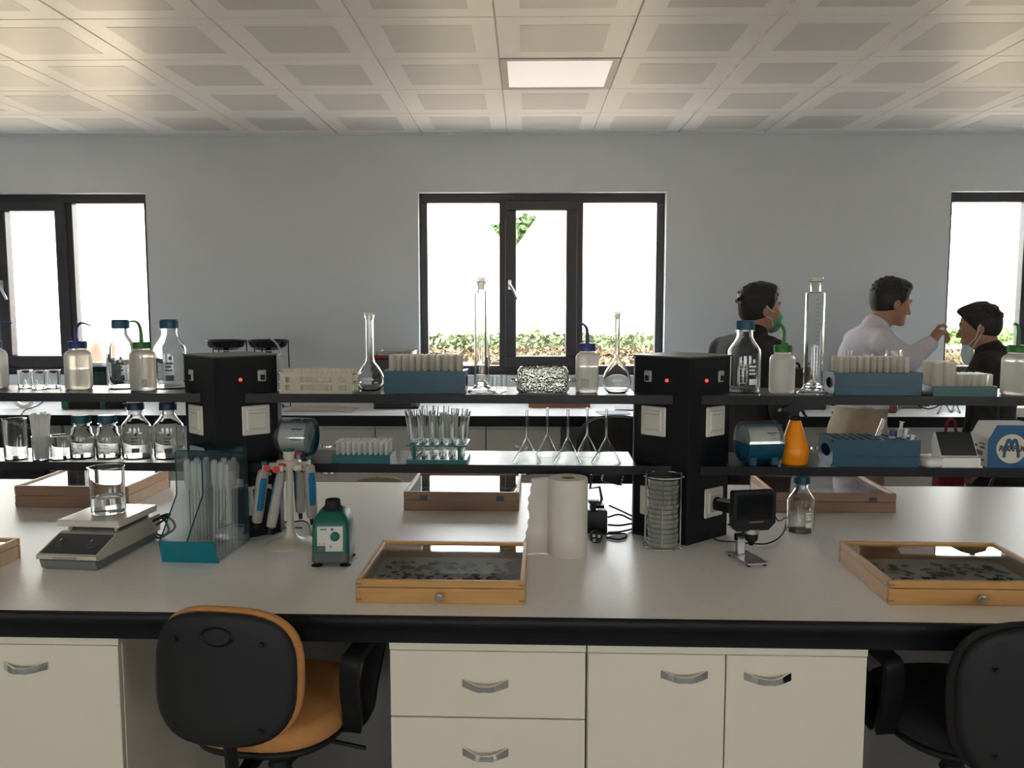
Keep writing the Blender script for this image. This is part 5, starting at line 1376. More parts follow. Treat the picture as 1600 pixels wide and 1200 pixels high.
cable('black cable looping from the power column around the screen microscope', [on(1108, 826, BZ + .03), fl(1118, 846) + Vector((0, 0, .006)), fl(1150, 850) + Vector((0, 0, .006)), fl(1172, 852) + Vector((0, 0, .006)), fl(1200, 852) + Vector((0, 0, .006)), fl(1222, 838) + Vector((0, 0, .006)), fl(1229, 812) + Vector((0, 0, .006)), mq + Vector((.085, .10, .10)), mq + Vector((.058, .068, .13))], .0022)

# ------------------------------------------------------------------ adapters and plugs
def adapter(label, colx, front, s, zc_, size, grey=False):
    """plug-in power supply sitting in a column socket"""
    hw_, hd_ = .142, .125; ang = math.atan2(hd_, hw_); Lf = math.hypot(hw_, hd_)
    U = Vector((s * math.cos(ang), math.sin(ang), 0)); N = Vector((s * math.sin(ang), -math.cos(ang), 0)); q = U * (Lf * .63) + N * .0125
    o = thing('power_adapter', label, 'adapter', B2W(colx + q.x, front + q.y, BZ + zc_), ROT + s * ang, 'black plug-in power adapters')
    MB().box(-size[0] / 2, size[0] / 2, -size[1], 0, -size[2] * .62, size[2] * .38, bev=.006, seg=3).build('housing', 'black_plastic', o)
    MB().lathe([(0, 0), (.018, 0), (.018, .006), (0, .006)], 20, M=Matrix.Rotation(PI / 2, 4, 'X')).build('plug_face', 'black_plastic', o)
    if grey: MB().box(-size[0] * .42, size[0] * .42, -size[1] * .98, -size[1] * .2, size[2] * .38, size[2] * .38 + .004, bev=.001).build('grey_cover', mat('adapter_grey', (.26, .26, .24), .5), o)
    return o
adapter('upright black power adapter plugged into the left power column', COLX[0], 2.395, 1, .112, (.044, .048, .105))
adapter('flat black power adapter with grey top plugged into the right power column', COLX[1], 2.418, 1, .112, (.040, .062, .030), True)
tag(MB().tube(curve_pts([on(420, 810, BZ + .05), on(424, 835, BZ + .004), fl(446, 826) + Vector((0, .0, .003)), fl(470, 829) + Vector((0, .02, .003))], 6), .0022, 6).build('power_cable', 'black_rubber'), 'short thin cable hanging from the upright adapter on the left column', 'cable')
p = fl(934, 834)
t = thing('power_brick', 'black power brick standing behind the paper towel roll', 'adapter', p, ROT + .1)
MB().box(-.034, .030, 0, .04, 0, .070, bev=.004, seg=2).build('housing', 'black_plastic', t)
MB().box(-.020, -.004, .012, .028, .070, .092).box(-.026, .006, .010, .030, .092, .100).build('bracket_foot', 'black_plastic', t, smooth=0)
p2 = fl(932, 851)
t = thing('mains_plug', 'round black mains plug with two pins lying beside the paper towel roll', 'plug', p2 + Vector((0, .010, .0185)), ROT)
MB().lathe([(0, 0), (.0165, 0), (.0185, .003), (.0185, .022), (.010, .034), (.005, .048), (0, .048)], 24, M=Matrix.Rotation(-PI / 2, 4, 'X')).build('plug_body', 'black_rubber', t)
for (x, z_) in ((-.007, .006), (-.006, -.008), (.008, .005)): MB().lathe([(.0022, -.0025), (.0042, -.0025), (.0042, .001), (.0022, .001)], 14, closed=True, M=Matrix.Translation((x, 0, z_)) @ Matrix.Rotation(-PI / 2, 4, 'X')).build('pin_socket', 'chrome', t)
t = thing('desk_camera', 'black square device with pale rim tilted on a bracket behind the towel roll', 'camera', fl(948, 822) + Vector((0, .03, 0)), ROT)
Mt = Matrix.Translation((.022, 0, .158)) @ Matrix.Rotation(math.radians(14), 4, 'Y')
MB().box(-.032, .032, .004, .030, -.030, .030, bev=.004, M=Mt).build('rim', mat('pale_rim', (.55, .55, .52), .35), t)
MB().box(-.029, .029, -.006, .012, -.028, .026, bev=.005, seg=2, M=Mt).build('front', 'black_plastic', t)
fin = MB()
for i in range(5): fin.box(.028, .034, -.004, .010, -.026 + .011 * i, -.021 + .011 * i, M=Mt)
fin.build('cooling_fins', 'black_plastic', t, smooth=0)
br = MB(); br.tube([(-.045, .02, .155), (-.05, .02, .11), (-.02, .02, .115), (-.012, .02, .075), (-.02, .02, .055), (-.04, .02, .062)], .005, 6); br.tube([(-.045, .02, .155), (-.008, .02, .16)], .006, 6); br.build('bracket', mat('bracket_grey', (.05, .05, .052), .4), t)
MB().box(-.05, -.005, .005, .04, 0, .058).build('weight_block', 'black_plastic', t, smooth=0)
q0 = fl(955, 825)
ends = [(986, 802), (986, 808), (986, 818), (986, 828)]
for i, (a, b, c) in enumerate((((952, 790), (968, 797), (987, 806)), ((950, 808), (968, 804), (987, 812)), ((950, 820), (968, 821), (987, 818)), ((950, 832), (968, 831), (987, 827)))):
    zz = [.045, .03, .016, .004][i]
    cable('black cable running from the power brick to the right column, %s' % ['uppermost', 'second from the top', 'third from the top', 'lowest'][i],
          [on(a[0], a[1], BZ + zz + .004), on(b[0], b[1], BZ + zz + .006 * (i % 2)), on(c[0], c[1], BZ + zz)], .0030, group='cables behind the towel roll')
cable('black cable loop lying on the bench beside the round mains plug', [fl(940, 842) + Vector((0, 0.03, .008)), fl(958, 836) + Vector((0, 0, .0035)), fl(976, 836) + Vector((0, 0, .0035)), fl(978, 841) + Vector((0, 0, .0035)), fl(966, 845) + Vector((0, 0, .0035)), fl(948, 842) + Vector((0, 0, .0035))], .0030)
cable('dark tangled cable heap behind the screen microscope', [fl(1138, 822) + Vector((0, 0, .004)), fl(1155, 818) + Vector((0, 0, .02)), fl(1168, 824) + Vector((0, 0, .006)), fl(1150, 828) + Vector((0, 0, .004)), fl(1140, 815) + Vector((0, 0, .03)), fl(1160, 812) + Vector((0, 0, .035)), fl(1172, 820) + Vector((0, 0, .01)), fl(1146, 826) + Vector((0, 0, .012))], .0035)
# ------------------------------------------------------------------ office chairs
mat('fabric_orange', (0.50, 0.235, 0.075), 0.85, noise=.08, nscale=300, bump=.3)
mat('fabric_black', (0.012, 0.012, 0.013), 0.9, noise=.2, nscale=300, bump=.3)
mat('fabric_beige', (0.42, 0.36, 0.28), 0.85, noise=.08, nscale=300, bump=.3)
mat('shell_black', (0.006, 0.006, 0.0065), 0.6, noise=.2, nscale=200, bump=.1)
def pad(w, h, t, e=2.6, bow=0.0, n=40, rings=6, puff=.35):
    """superellipse cushion standing in the xz plane, thickness along y from 0 to t, bowed around z"""
    vs = []; fs = []
    def ringpts(s, y):
        out = []
        for i in range(n):
            a = 2 * PI * i / n; c, q = math.cos(a), math.sin(a)
            x = w / 2 * s * math.copysign(abs(c) ** (2 / e), c); z = h / 2 * s * math.copysign(abs(q) ** (2 / e), q)
            out.append((x, y + bow * (x / (w / 2)) ** 2, z))
        return out
    lay = [(.0, 0.0), (.35, 0), (.7, 0), (.92, 0), (.985, t * .12), (1.0, t * .35), (1.0, t * .65), (.97, t * .9), (.9, t), (.6, t * (1 + puff * .3)), (.3, t * (1 + puff * .4)), (0, t * (1 + puff * .42))]
    idx = []
    for s, y in lay:
        if s == 0: idx.append([len(vs)]); vs.append((0, y, 0))
        else: idx.append(list(range(len(vs), len(vs) + n))); vs += ringpts(s, y)
    for a, b in zip(idx[:-1], idx[1:]):
        for i in range(n):
            j = (i + 1) % n
            if len(a) == 1: fs.append((a[0], b[j], b[i]))
            elif len(b) == 1: fs.append((a[i], a[j], b[0]))
            else: fs.append((a[i], a[j], b[j], b[i]))
    return MB().add(vs, fs)
def office_chair(label, loc, rz, fabric, seat_z, back_w, back_h, back_z, arms=True, group='office chairs', tilt=0.0):
    """faces +y; the backrest's rear is at y = 0"""
    t = thing('office_chair', label, 'chair', loc, rz, group)
    Mb = Matrix.Translation((0, 0, back_z)) @ Matrix.Rotation(tilt, 4, 'X')
    m = pad(back_w, back_h, .020, 3.0, .030); m.v = [tuple(Mb @ Vector(v)) for v in m.v]; sh_ = m.build('back_shell', 'shell_black', t, smooth=60)
    m = pad(back_w + .012, back_h + .012, .028, 2.9, .030); m.v = [tuple(Mb @ (Vector(v) + Vector((0, .0205, 0)))) for v in m.v]; m.build('back_cushion', fabric, t, smooth=60)
    g = MB(); g.lathe([(.030, -.0005), (.034, -.003), (.038, -.0005)], 24, M=Mb @ Matrix.Translation((0, .0, back_h * .33)) @ Matrix.Diagonal((1, 1, .55, 1)) @ Matrix.Rotation(-PI / 2, 4, 'X') , closed=True); g.build('hand_grip', 'black_plastic', sh_)
    for (x, z_) in ((-.1, .08), (.1, .08), (-.1, -.1), (.1, -.1)):
        MB().lathe([(0, -.0022), (.005, -.002), (.006, 0), (0, 0)], 10, M=Mb @ Matrix.Translation((x * back_w / .33, .003, z_)) @ Matrix.Rotation(-PI / 2, 4, 'X')).build('screw_cap', 'black_plastic', sh_)
    m = pad(.37, .40, .055, 2.7, 0.0, puff=.2); m.v = [(x, .29 + z, seat_z - .055 + y) for x, y, z in m.v]; m.build('seat_cushion', fabric, t, smooth=60)
    m = pad(.35, .37, .020, 2.7, 0.0, puff=0); m.v = [(x, .29 + z, seat_z - .076 + y) for x, y, z in m.v]; m.build('seat_shell', 'shell_black', t, smooth=60)
    MB().tube([(0, .040, back_z - back_h * .40), (0, .045, back_z - back_h * .52), (0, .06, seat_z - .11), (0, .13, seat_z - .102), (0, .26, seat_z - .095)], [.012, .014, .016, .018, .018], 8).build('back_bar', 'black_plastic', t)
    MB().box(-.09, .09, .18, .40, seat_z - .115, seat_z - .078, bev=.008).build('mechanism', 'black_plastic', t)
    m = MB()
    for i in range(6): m.lathe([(.024, 0), (.030, .012), (.024, .024)], 20, c=(0, .29, seat_z - .27 + i * .025))
    m.build('bellows', 'black_rubber', t)
    MB().cyl((0, .29, .09), (0, .29, seat_z - .11), .022, 18).build('gas_lift', 'black_plastic', t)
    MB().lathe([(0, .07), (.035, .07), (.035, .12), (0, .12)], 20, c=(0, .29, 0)).build('hub', 'black_plastic', t)
    for i in range(5):
        a = 2 * PI * i / 5 + .3; d = Vector((math.cos(a), math.sin(a), 0)); c = Vector((0, .29, 0))
        MB().tube([c + d * .03 + Vector((0, 0, .10)), c + d * .16 + Vector((0, 0, .085)), c + d * .29 + Vector((0, 0, .068))], [.020, .017, .014], 8).build('base_leg', 'black_plastic', t)
        w = MB(); pp_ = Vector((-d.y, d.x, 0)); q = c + d * .295
        for s in (-1, 1): w.cyl(q + pp_ * (s * .006) + Vector((0, 0, .026)), q + pp_ * (s * .022) + Vector((0, 0, .026)), .026, 14)
        w.cyl(q + Vector((0, 0, .03)), q + Vector((0, 0, .072)), .007, 8); w.build('caster', 'black_plastic', t)
    MB().cyl((.09, .27, seat_z - .10), (.23, .25, seat_z - .105), .005, 8).build('height_lever', 'black_plastic', t)
    if arms:
        for s in (-1, 1):
            x = s * .195; path = [(x - s * .03, .30, seat_z - .085), (x + s * .012, .235, seat_z - .045), (x + s * .018, .20, seat_z + .05), (x + s * .026, .185, seat_z + .125), (x + s * .03, .215, seat_z + .138), (x + s * .032, .30, seat_z + .143), (x + s * .03, .38, seat_z + .134), (x + s * .026, .385, seat_z + .11), (x + s * .016, .345, seat_z + .02), (x + s * .010, .32, seat_z - .045), (x - s * .02, .33, seat_z - .085)]
            vs = []; fs = []; pts = curve_pts(path, 5)
            for i, q in enumerate(pts):
                tn = (pts[min(i + 1, len(pts) - 1)] - pts[max(i - 1, 0)]).normalized(); ax = Vector((1, 0, 0)); nn = tn.cross(ax).normalized(); ax = nn.cross(tn).normalized()
                for (a, b) in ((-.021, -.009), (.021, -.009), (.021, .009), (-.021, .009)): vs.append(q + ax * a + nn * b)
            for i in range(len(pts) - 1):
                for c_ in range(4): fs.append((4 * i + c_, 4 * i + 4 + c_, 4 * i + 4 + (c_ + 1) % 4, 4 * i + (c_ + 1) % 4))
            fs += [(3, 2, 1, 0), tuple(4 * (len(pts) - 1) + c_ for c_ in range(4))]
            MB().add(vs, fs).build('armrest', 'black_plastic', t, smooth=50)
    return t
# front left chair: rear of the backrest about 1.68 m away
c = at(338, 1065, 1.665); kk = mpp(c)
office_chair('black-backed office chair with orange upholstery pushed under the island bench', (c.x, c.y, 0), ROT + math.radians(-7), 'fabric_orange', .672, 240 * kk, 212 * kk, c.z, tilt=math.radians(-4))
c = at(1632, 1100, 1.68); kk = mpp(c)
office_chair('all-black office chair at the right picture edge under the island bench', (c.x, c.y, 0), ROT + math.radians(7), 'fabric_black', .665, 250 * kk, 250 * kk, c.z - .01, tilt=math.radians(-4))
# chairs beyond the island
c = at(596, 742, 3.62)
o = office_chair('beige-backed chair on the window side of the island, only its back top showing', (c.x, c.y, 0), PI + ROT, 'fabric_beige', .55, .30, .30, c.z - .155, arms=False)
for ch in o.children:
    if ch.name.startswith('back_shell'): ch.data.materials[0] = MATS['fabric_beige']
c = at(962, 650, 4.75)
office_chair('black office chair standing at the window worktop behind the glass funnels', (c.x, c.y, 0), .15, 'fabric_black', .56, .42, .46, c.z - .235, arms=False)
c = at(12, 662, 4.7)
office_chair('black office chair standing at the window worktop, at the left picture edge', (c.x, c.y, 0), -.2, 'fabric_black', .56, .40, .40, c.z - .205, arms=False)
c = at(1600, 735, 3.75)
office_chair('black office chair on the window side of the island behind the film carton', (c.x, c.y, 0), PI + .1, 'fabric_black', .54, .40, .40, c.z - .17, arms=False)
# ------------------------------------------------------------------ people: smooth bodies from blended distance fields
def field_mesh(name, prims, h, cuts=()):
    """prims: ('c', a, b, ra, rb, k) tapered capsule, ('e', c, (rx,ry,rz), R or None, k) ellipsoid; returns a closed smooth mesh"""
    lo = np.array([1e9] * 3); hi = -lo; bx_ = []
    for p_ in prims:
        if p_[0] == 'c':
            a, b = np.array(p_[1]), np.array(p_[2]); r = max(p_[3], p_[4]); l, u = np.minimum(a, b) - r, np.maximum(a, b) + r
        else:
            r = max(p_[2]); l, u = np.array(p_[1]) - r, np.array(p_[1]) + r
        bx_.append((l, u)); lo = np.minimum(lo, l); hi = np.maximum(hi, u)
    lo -= 3 * h; hi += 3 * h; n = np.ceil((hi - lo) / h).astype(int) + 1
    V = np.full(n, .3, dtype=np.float32)
    ax = [lo[d] + h * np.arange(n[d]) for d in range(3)]
    for p_, (l, u) in zip(prims, bx_):
        k = p_[-1]; m = k + 3 * h
        s = [slice(max(0, int((l[d] - m - lo[d]) / h)), min(n[d], int((u[d] + m - lo[d]) / h) + 2)) for d in range(3)]
        X, Y, Z = np.meshgrid(ax[0][s[0]], ax[1][s[1]], ax[2][s[2]], indexing='ij')
        if p_[0] == 'c':
            a, b = np.array(p_[1], float), np.array(p_[2], float); d_ = b - a; L2 = max(d_ @ d_, 1e-9)
            t = np.clip(((X - a[0]) * d_[0] + (Y - a[1]) * d_[1] + (Z - a[2]) * d_[2]) / L2, 0, 1)
            D = np.sqrt((X - a[0] - t * d_[0]) ** 2 + (Y - a[1] - t * d_[1]) ** 2 + (Z - a[2] - t * d_[2]) ** 2) - (p_[3] + (p_[4] - p_[3]) * t)
        else:
            c = p_[1]; r = p_[2]; P = np.stack([X - c[0], Y - c[1], Z - c[2]], -1)
            if p_[3] is not None: P = P @ np.array(p_[3])          # world -> local (columns are local axes)
            q = np.sqrt((P[..., 0] / r[0]) ** 2 + (P[..., 1] / r[1]) ** 2 + (P[..., 2] / r[2]) ** 2)
            g = np.sqrt((P[..., 0] / r[0] ** 2) ** 2 + (P[..., 1] / r[1] ** 2) ** 2 + (P[..., 2] / r[2] ** 2) ** 2)
            D = q * (q - 1) / np.maximum(g, 1e-6)
        A = V[s[0], s[1], s[2]]
        hh = np.maximum(k - np.abs(A - D), 0) / max(k, 1e-6)
        V[s[0], s[1], s[2]] = np.minimum(A, D) - hh * hh * k * .25
    if cuts:
        X, Y, Z = np.meshgrid(*ax, indexing='ij')
        for (nx_, ny_, nz_, d_) in cuts: V = np.maximum(V, X * nx_ + Y * ny_ + Z * nz_ - d_)
    ins = V < 0
    cor = [(i, j, k) for i in (0, 1) for j in (0, 1) for k in (0, 1)]
    sl = lambda A, c: A[c[0]:A.shape[0] - 1 + c[0], c[1]:A.shape[1] - 1 + c[1], c[2]:A.shape[2] - 1 + c[2]]
    cnt = sum(sl(ins, c).astype(np.int8) for c in cor); msk = (cnt > 0) & (cnt < 8)
    I = np.argwhere(msk); idx = np.full(msk.shape, -1, np.int64); idx[msk] = np.arange(len(I))
    pos = np.zeros((len(I), 3)); w = np.zeros(len(I))
    val = {c: sl(V, c)[msk] for c in cor}
    for c in cor:
        for d in range(3):
            if c[d]: continue
            e = list(c); e[d] = 1; va, vb = val[c], val[tuple(e)]; x = (va < 0) != (vb < 0)
            t = np.where(x, va / np.where(x, va - vb, 1), 0)
            q = np.tile(np.array(c, float), (len(I), 1)); q[:, d] += t; pos += q * x[:, None]; w += x
    P = lo + h * (I + pos / w[:, None]); F_ = []
    for d in range(3):
        e = [0, 0, 0]; e[d] = 1
        A = ins[:ins.shape[0] - e[0], :ins.shape[1] - e[1], :ins.shape[2] - e[2]]; B = ins[e[0]:, e[1]:, e[2]:]
        for flip, M in ((False, A & ~B), (True, ~A & B)):
            J = np.argwhere(M); o1, o2 = [q for q in range(3) if q != d]
            J = J[(J[:, o1] > 0) & (J[:, o2] > 0)]
            def cell(a, b):
                K = J.copy(); K[:, o1] -= a; K[:, o2] -= b; return idx[K[:, 0], K[:, 1], K[:, 2]]
            q = np.stack([cell(0, 0), cell(1, 0), cell(1, 1), cell(0, 1)], 1)
            if flip ^ (d == 1): q = q[:, ::-1]
            F_.append(q)
    F_ = np.concatenate(F_); F_ = F_[(F_ >= 0).all(1)]
    me = bpy.data.meshes.new(name); me.from_pydata(P.tolist(), [], F_.tolist())
    bm = bmesh.new(); bm.from_mesh(me); bmesh.ops.recalc_face_normals(bm, faces=list(bm.faces)); bm.to_mesh(me); bm.free()
    me.polygons.foreach_set('use_smooth', [True] * len(me.polygons)); me.update()
    return me
mat('skin_tan', (0.36, 0.19, 0.12), 0.5, noise=.06, nscale=25)
mat('hair_black', (0.012, 0.010, 0.009), 0.55, noise=.5, nscale=140, bump=1.0, stretch=(1, 1, .25))
mat('shirt_lilac', (0.60, 0.58, 0.66), 0.75, noise=.05, nscale=20, bump=.1)
mat('jacket_black', (0.016, 0.013, 0.015), 0.75, noise=.3, nscale=25, bump=.3)
mat('hoodie_dark', (0.020, 0.018, 0.018), 0.85, noise=.3, nscale=30, bump=.3)
mat('trousers_beige', (0.36, 0.29, 0.21), 0.85, noise=.08, nscale=18, bump=.3)
mat('trousers_dark', (0.016, 0.016, 0.019), 0.85)
mat('shoe_black', (0.010, 0.009, 0.009), 0.4)
milky('mask_green', (0.13, 0.50, 0.36), clear=0.0, trl=.45, rough=.8)
milky('mask_pale', (0.78, 0.92, 0.91), clear=0.1, trl=.6, rough=.8)
mat('eye_white', (.6, .58, .55), .3); mat('elastic_white', (.7, .68, .64), .7)
def person(label, loc, heading, sh, head_yaw, head_pitch, lean, armR, armL, mats, mask=None, hand_pinch=False, hood=False, head_fwd=.0, tucked=False):
    """local frame: faces +x, y to its left. sh = overall scale. arms: (shoulder, elbow, wrist, palm direction)"""
    t = thing('person', label, 'person', loc, heading, 'men standing at the window worktop')
    S = lambda *v: tuple(np.array(v) * sh)
    R = .0 + sh
    lx = lambda z: lean * max(0, z - .95)                     # forward lean above the hips
    hip, waist, chest, neck = (0, 0, .95), (lx(1.10), 0, 1.10), (lx(1.30), 0, 1.30), (lx(1.46) + head_fwd * .4, 0, 1.46)
    hc = np.array((lx(1.62) + .028 + head_fwd, 0, 1.622)) * sh
    cy_, sy2, cp_, sp2 = math.cos(head_yaw), math.sin(head_yaw), math.cos(head_pitch), math.sin(head_pitch)
    HR = np.array(Matrix.Rotation(head_yaw, 3, 'Z') @ Matrix.Rotation(head_pitch, 3, 'Y'))
    hp = lambda x, y, z: tuple(hc + HR @ (np.array((x, y, z)) * sh))
    he = lambda c, r, k: ('e', hp(*c), S(*r), HR, k * sh)
    hcap = lambda a, b, ra, rb, k: ('c', hp(*a), hp(*b), ra * sh, rb * sh, k * sh)
    cap = lambda a, b, ra, rb, k=.03: ('c', S(*a), S(*b), ra * sh, rb * sh, k * sh)
    ell = lambda c, r, k=.04: ('e', S(*c), S(*r), None, k * sh)
    head = [he((-.012, 0, .030), (.098, .078, .090), .02), he((.030, 0, -.025), (.064, .062, .088), .03), he((.045, 0, -.082), (.046, .046, .034), .03), he((.078, 0, -.104), (.022, .024, .018), .02),
            hcap((.086, 0, .002), (.112, 0, -.042), .008, .0125, .010), he((.100, .009, -.046), (.011, .009, .008), .008), he((.100, -.009, -.046), (.011, .009, .008), .008),
            hcap((.086, -.03, .018), (.086, .03, .018), .012, .012, .015), he((.090, 0, -.069), (.013, .026, .007), .008), he((.089, 0, -.081), (.013, .024, .008), .008),
            he((-.008, .078, -.018), (.021, .009, .033), .008), he((-.008, -.078, -.018), (.021, .009, .033), .008), he((.06, .045, -.03), (.02, .016, .02), .03), he((.06, -.045, -.03), (.02, .016, .02), .03)]
    nk = [('c', hp(-.025, 0, -.06), S(*neck), .056 * sh, .062 * sh, .03 * sh)]
    torso = lambda g: [ell((hip[0], 0, .96), (.125 + g, .170 + g, .14 + g)), ell((waist[0] - .0, 0, 1.10), (.115 + g, .160 + g, .16 + g), .06), ell((chest[0] - .01, 0, 1.30), (.130 + g, .185 + g, .17 + g), .06), cap((neck[0] - .02, -.13, 1.405), (neck[0] - .02, .13, 1.405), .068 + g, .068 + g, .06)]
    def arm(a, g, s):
        a0, a1, a2 = [np.array(q) for q in a[:3]]
        return [cap(a0, a1, .056 + g, .044 + g, .03), cap(a1, a2, .044 + g, .031 + g, .02)]
    def hand(a, s, pinch):
        w_ = np.array(a[2]); d = np.array(a[3], float); d /= np.linalg.norm(d); up_ = np.array(a[4], float); up_ -= d * (up_ @ d); up_ /= np.linalg.norm(up_); sd = np.cross(d, up_)
        q = lambda x, y, z: w_ + d * x + sd * y + up_ * z                    # x along hand, y across the knuckles, z back of hand
        out = [cap(a[2], q(.02, 0, 0), .030, .028, .02)]
        for i in range(4): out.append(cap(q(.02, (-.018 + .012 * i), 0), q(.088 - .004 * abs(i - 1), (-.030 + .020 * i), .004), .017, .0125, .012))
        for i in range(4):
            y = -.030 + .020 * i; L = (.040, .045, .042, .033)[i]; k0 = q(.088 - .004 * abs(i - 1), y, .004)
            c1, c2, c3 = ((25, 60, 85) if not pinch else ((-5, 35, 70), (50, 110, 150), (60, 120, 165), (65, 125, 170))[i]) if pinch else (25, 60, 85)
            pnt = np.array(k0)
            for (ln, an, r0, r1) in ((L, c1, .0105, .0098), (L * .65, c2, .0098, .0092), (L * .5, c3, .0092, .0080)):
                an = math.radians(an); nx_ = pnt + (d * math.cos(an) - up_ * math.sin(an)) * ln; out.append(cap(pnt, nx_, r0, r1, .005)); pnt = nx_
        th = [q(.022, -.028, -.006), q(.060, -.046, -.018), q(.092, -.044, -.026), q(.115, -.036, -.034 if not pinch else -.022)]
        for i in range(3): out.append(cap(th[i], th[i + 1], (.016, .0125, .011)[i], (.0125, .011, .009)[i], .010))
        return out
    legs = lambda g: [cap((hip[0], s * .088, .92), (.025, s * .095, .50), .085 + g, .056 + g * 1.2, .05) for s in (-1, 1)] + [cap((.025, s * .095, .50), (-.01, s * .10, .09), .056 + g * 1.2, .040 + g * 1.5, .03) for s in (-1, 1)]
    feet = [cap((-.03, s * .10, .045), (.15, s * .115, .035), .040, .034, .03) for s in (-1, 1)]
    body = torso(-.012) + legs(-.012) + [cap((-.03, s * .10, .045), (.14, s * .115, .035), .032, .026, .03) for s in (-1, 1)] + arm(armR, -.006, -1) + arm(armL, -.006, 1) + hand(armR, -1, hand_pinch) + hand(armL, 1, False) + nk + head
    me = field_mesh('body', body, .0068); me.materials.append(MATS['skin_tan']); link('body', me, t)
    cl = torso(.010) + arm(armR, .012, -1) + arm(armL, .012, 1)
    cl.append(('c', S(neck[0] - .015, 0, 1.44), S(neck[0] - .004, 0, 1.485), .080 * sh, .072 * sh, .03 * sh))      # collar
    if hood: cl += [('e', S(neck[0] - .085, 0, 1.45), S(.065, .105, .055), None, .03 * sh)]
    for i in range(8):                                                                                                # folds
        a = i * 2.4; cl.append(cap((chest[0] + .10 * math.cos(a), .15 * math.sin(a), 1.02 + .045 * i), (chest[0] + .11 * math.cos(a + .7), .16 * math.sin(a + .7), 1.06 + .045 * i), .020, .012, .03))
    me = field_mesh('top', cl, .0085, [(0, 0, -1, -(1.045 if tucked else .88) * sh)]); me.materials.append(MATS[mats[0]]); link('upper_garment', me, t)
    me = field_mesh('trousers', legs(.016) + [ell((hip[0] - .01, 0, .94), (.135, .178, .13)), ell((waist[0] * .6, 0, 1.05), (.128, .172, .12)), ell((hip[0] - .06, .07, .88), (.08, .09, .09)), ell((hip[0] - .06, -.07, .88), (.08, .09, .09))], .0095, [(0, 0, 1, (1.075 if tucked else 1.0) * sh)]); me.materials.append(MATS[mats[1]]); link('trousers', me, t)
    for s in (-1, 1):
        me = field_mesh('shoe', [cap((-.03, s * .10, .045), (.15, s * .115, .035), .045, .038, .03)], .0085, [(0, 0, -1, -.001)]); me.materials.append(MATS['shoe_black']); link('shoe', me, t)
    # hair: the cranium grown a little, open over the face
    n1 = HR @ np.array((.80, 0, -.60)); n1 = n1 / np.linalg.norm(n1); n2 = HR @ np.array((.72, 0, -.70)); n2 /= np.linalg.norm(n2)
    hair = [he((-.014, 0, .036), (.106, .084, .094), .02), he((-.045, 0, -.010), (.068, .074, .075), .03), he((.045, 0, .094), (.050, .050, .028), .03), he((.076, .02, .088), (.022, .03, .018), .02)] + [he((.004, s * .066, .0), (.030, .013, .050), .02) for s in (-1, 1)]
    hr_ = np.random.default_rng(int(abs(heading) * 100) + 5)
    for _ in range(70):                                                                                               # tufts
        v = hr_.normal(size=3); v[2] = abs(v[2]) * .9 - .1; v /= np.linalg.norm(v); c_ = (-.014 + .104 * v[0], .082 * v[1], .036 + .092 * v[2])
        hair.append(he(c_, (.013, .010, .007), .008))
    d1 = n1 @ np.array(hp(.048, 0, .020)); n3 = HR @ np.array((0, 0, -1.0)); d3 = n3 @ np.array(hp(0, 0, -.082))
    me = field_mesh('hair', hair, .0060, [(*n1, d1), (*n3, d3)]); me.materials.append(MATS['hair_black']); link('hair', me, t)
    for s in (-1, 1):
        MB().ball(hp(.083, s * .031, .0), .0115 * sh, 10, 6).build('eye', 'eye_white', t)
        MB().ball(hp(.0925, s * .031, .0), .0048 * sh, 8, 5).build('iris', 'hair_black', t)
        MB().tube([hp(.094, s * .014, .020), hp(.092, s * .034, .025), hp(.080, s * .052, .020)], [.004, .0045, .003], 6).build('eyebrow', 'hair_black', t)
    if mask:
        mm, mode = mask
        if mode == 'worn':
            mk = [he((.052, 0, -.050), (.066, .058, .066), .02), he((.072, 0, -.095), (.036, .036, .034), .03), hcap((.092, 0, -.02), (.118, 0, -.046), .012, .014, .02)]
            n4 = HR @ np.array((-1.0, 0, .0)); d4 = n4 @ np.array(hp(.040, 0, 0)); n5 = HR @ np.array((.25, 0, 1.0)); n5 /= np.linalg.norm(n5); d5 = n5 @ np.array(hp(.10, 0, -.012))
            me = field_mesh('mask', mk, .0055, [(*n4, d4), (*n5, d5)])
            ends = [(.046, .064, -.022), (.046, .052, -.092)]
        else:
            mk = [he((.075, 0, -.135), (.030, .056, .050), .02), he((.085, 0, -.175), (.022, .030, .040), .03)]
            me = field_mesh('mask', mk, .0055)
            ends = [(.068, .050, -.105), (.068, .045, -.15)]
        me.materials.append(MATS[mm]); mo = link('face_mask', me, t)
        for s in (-1, 1):
            for e_ in ends: MB().tube([hp(e_[0], s * e_[1], e_[2]), hp(.022, s * .078, (e_[2] - .01) * .55), hp(-.012, s * .088, .008 if e_ is ends[0] else -.045)], .0026, 5).build('ear_loop', 'elastic_white', mo)
    return t
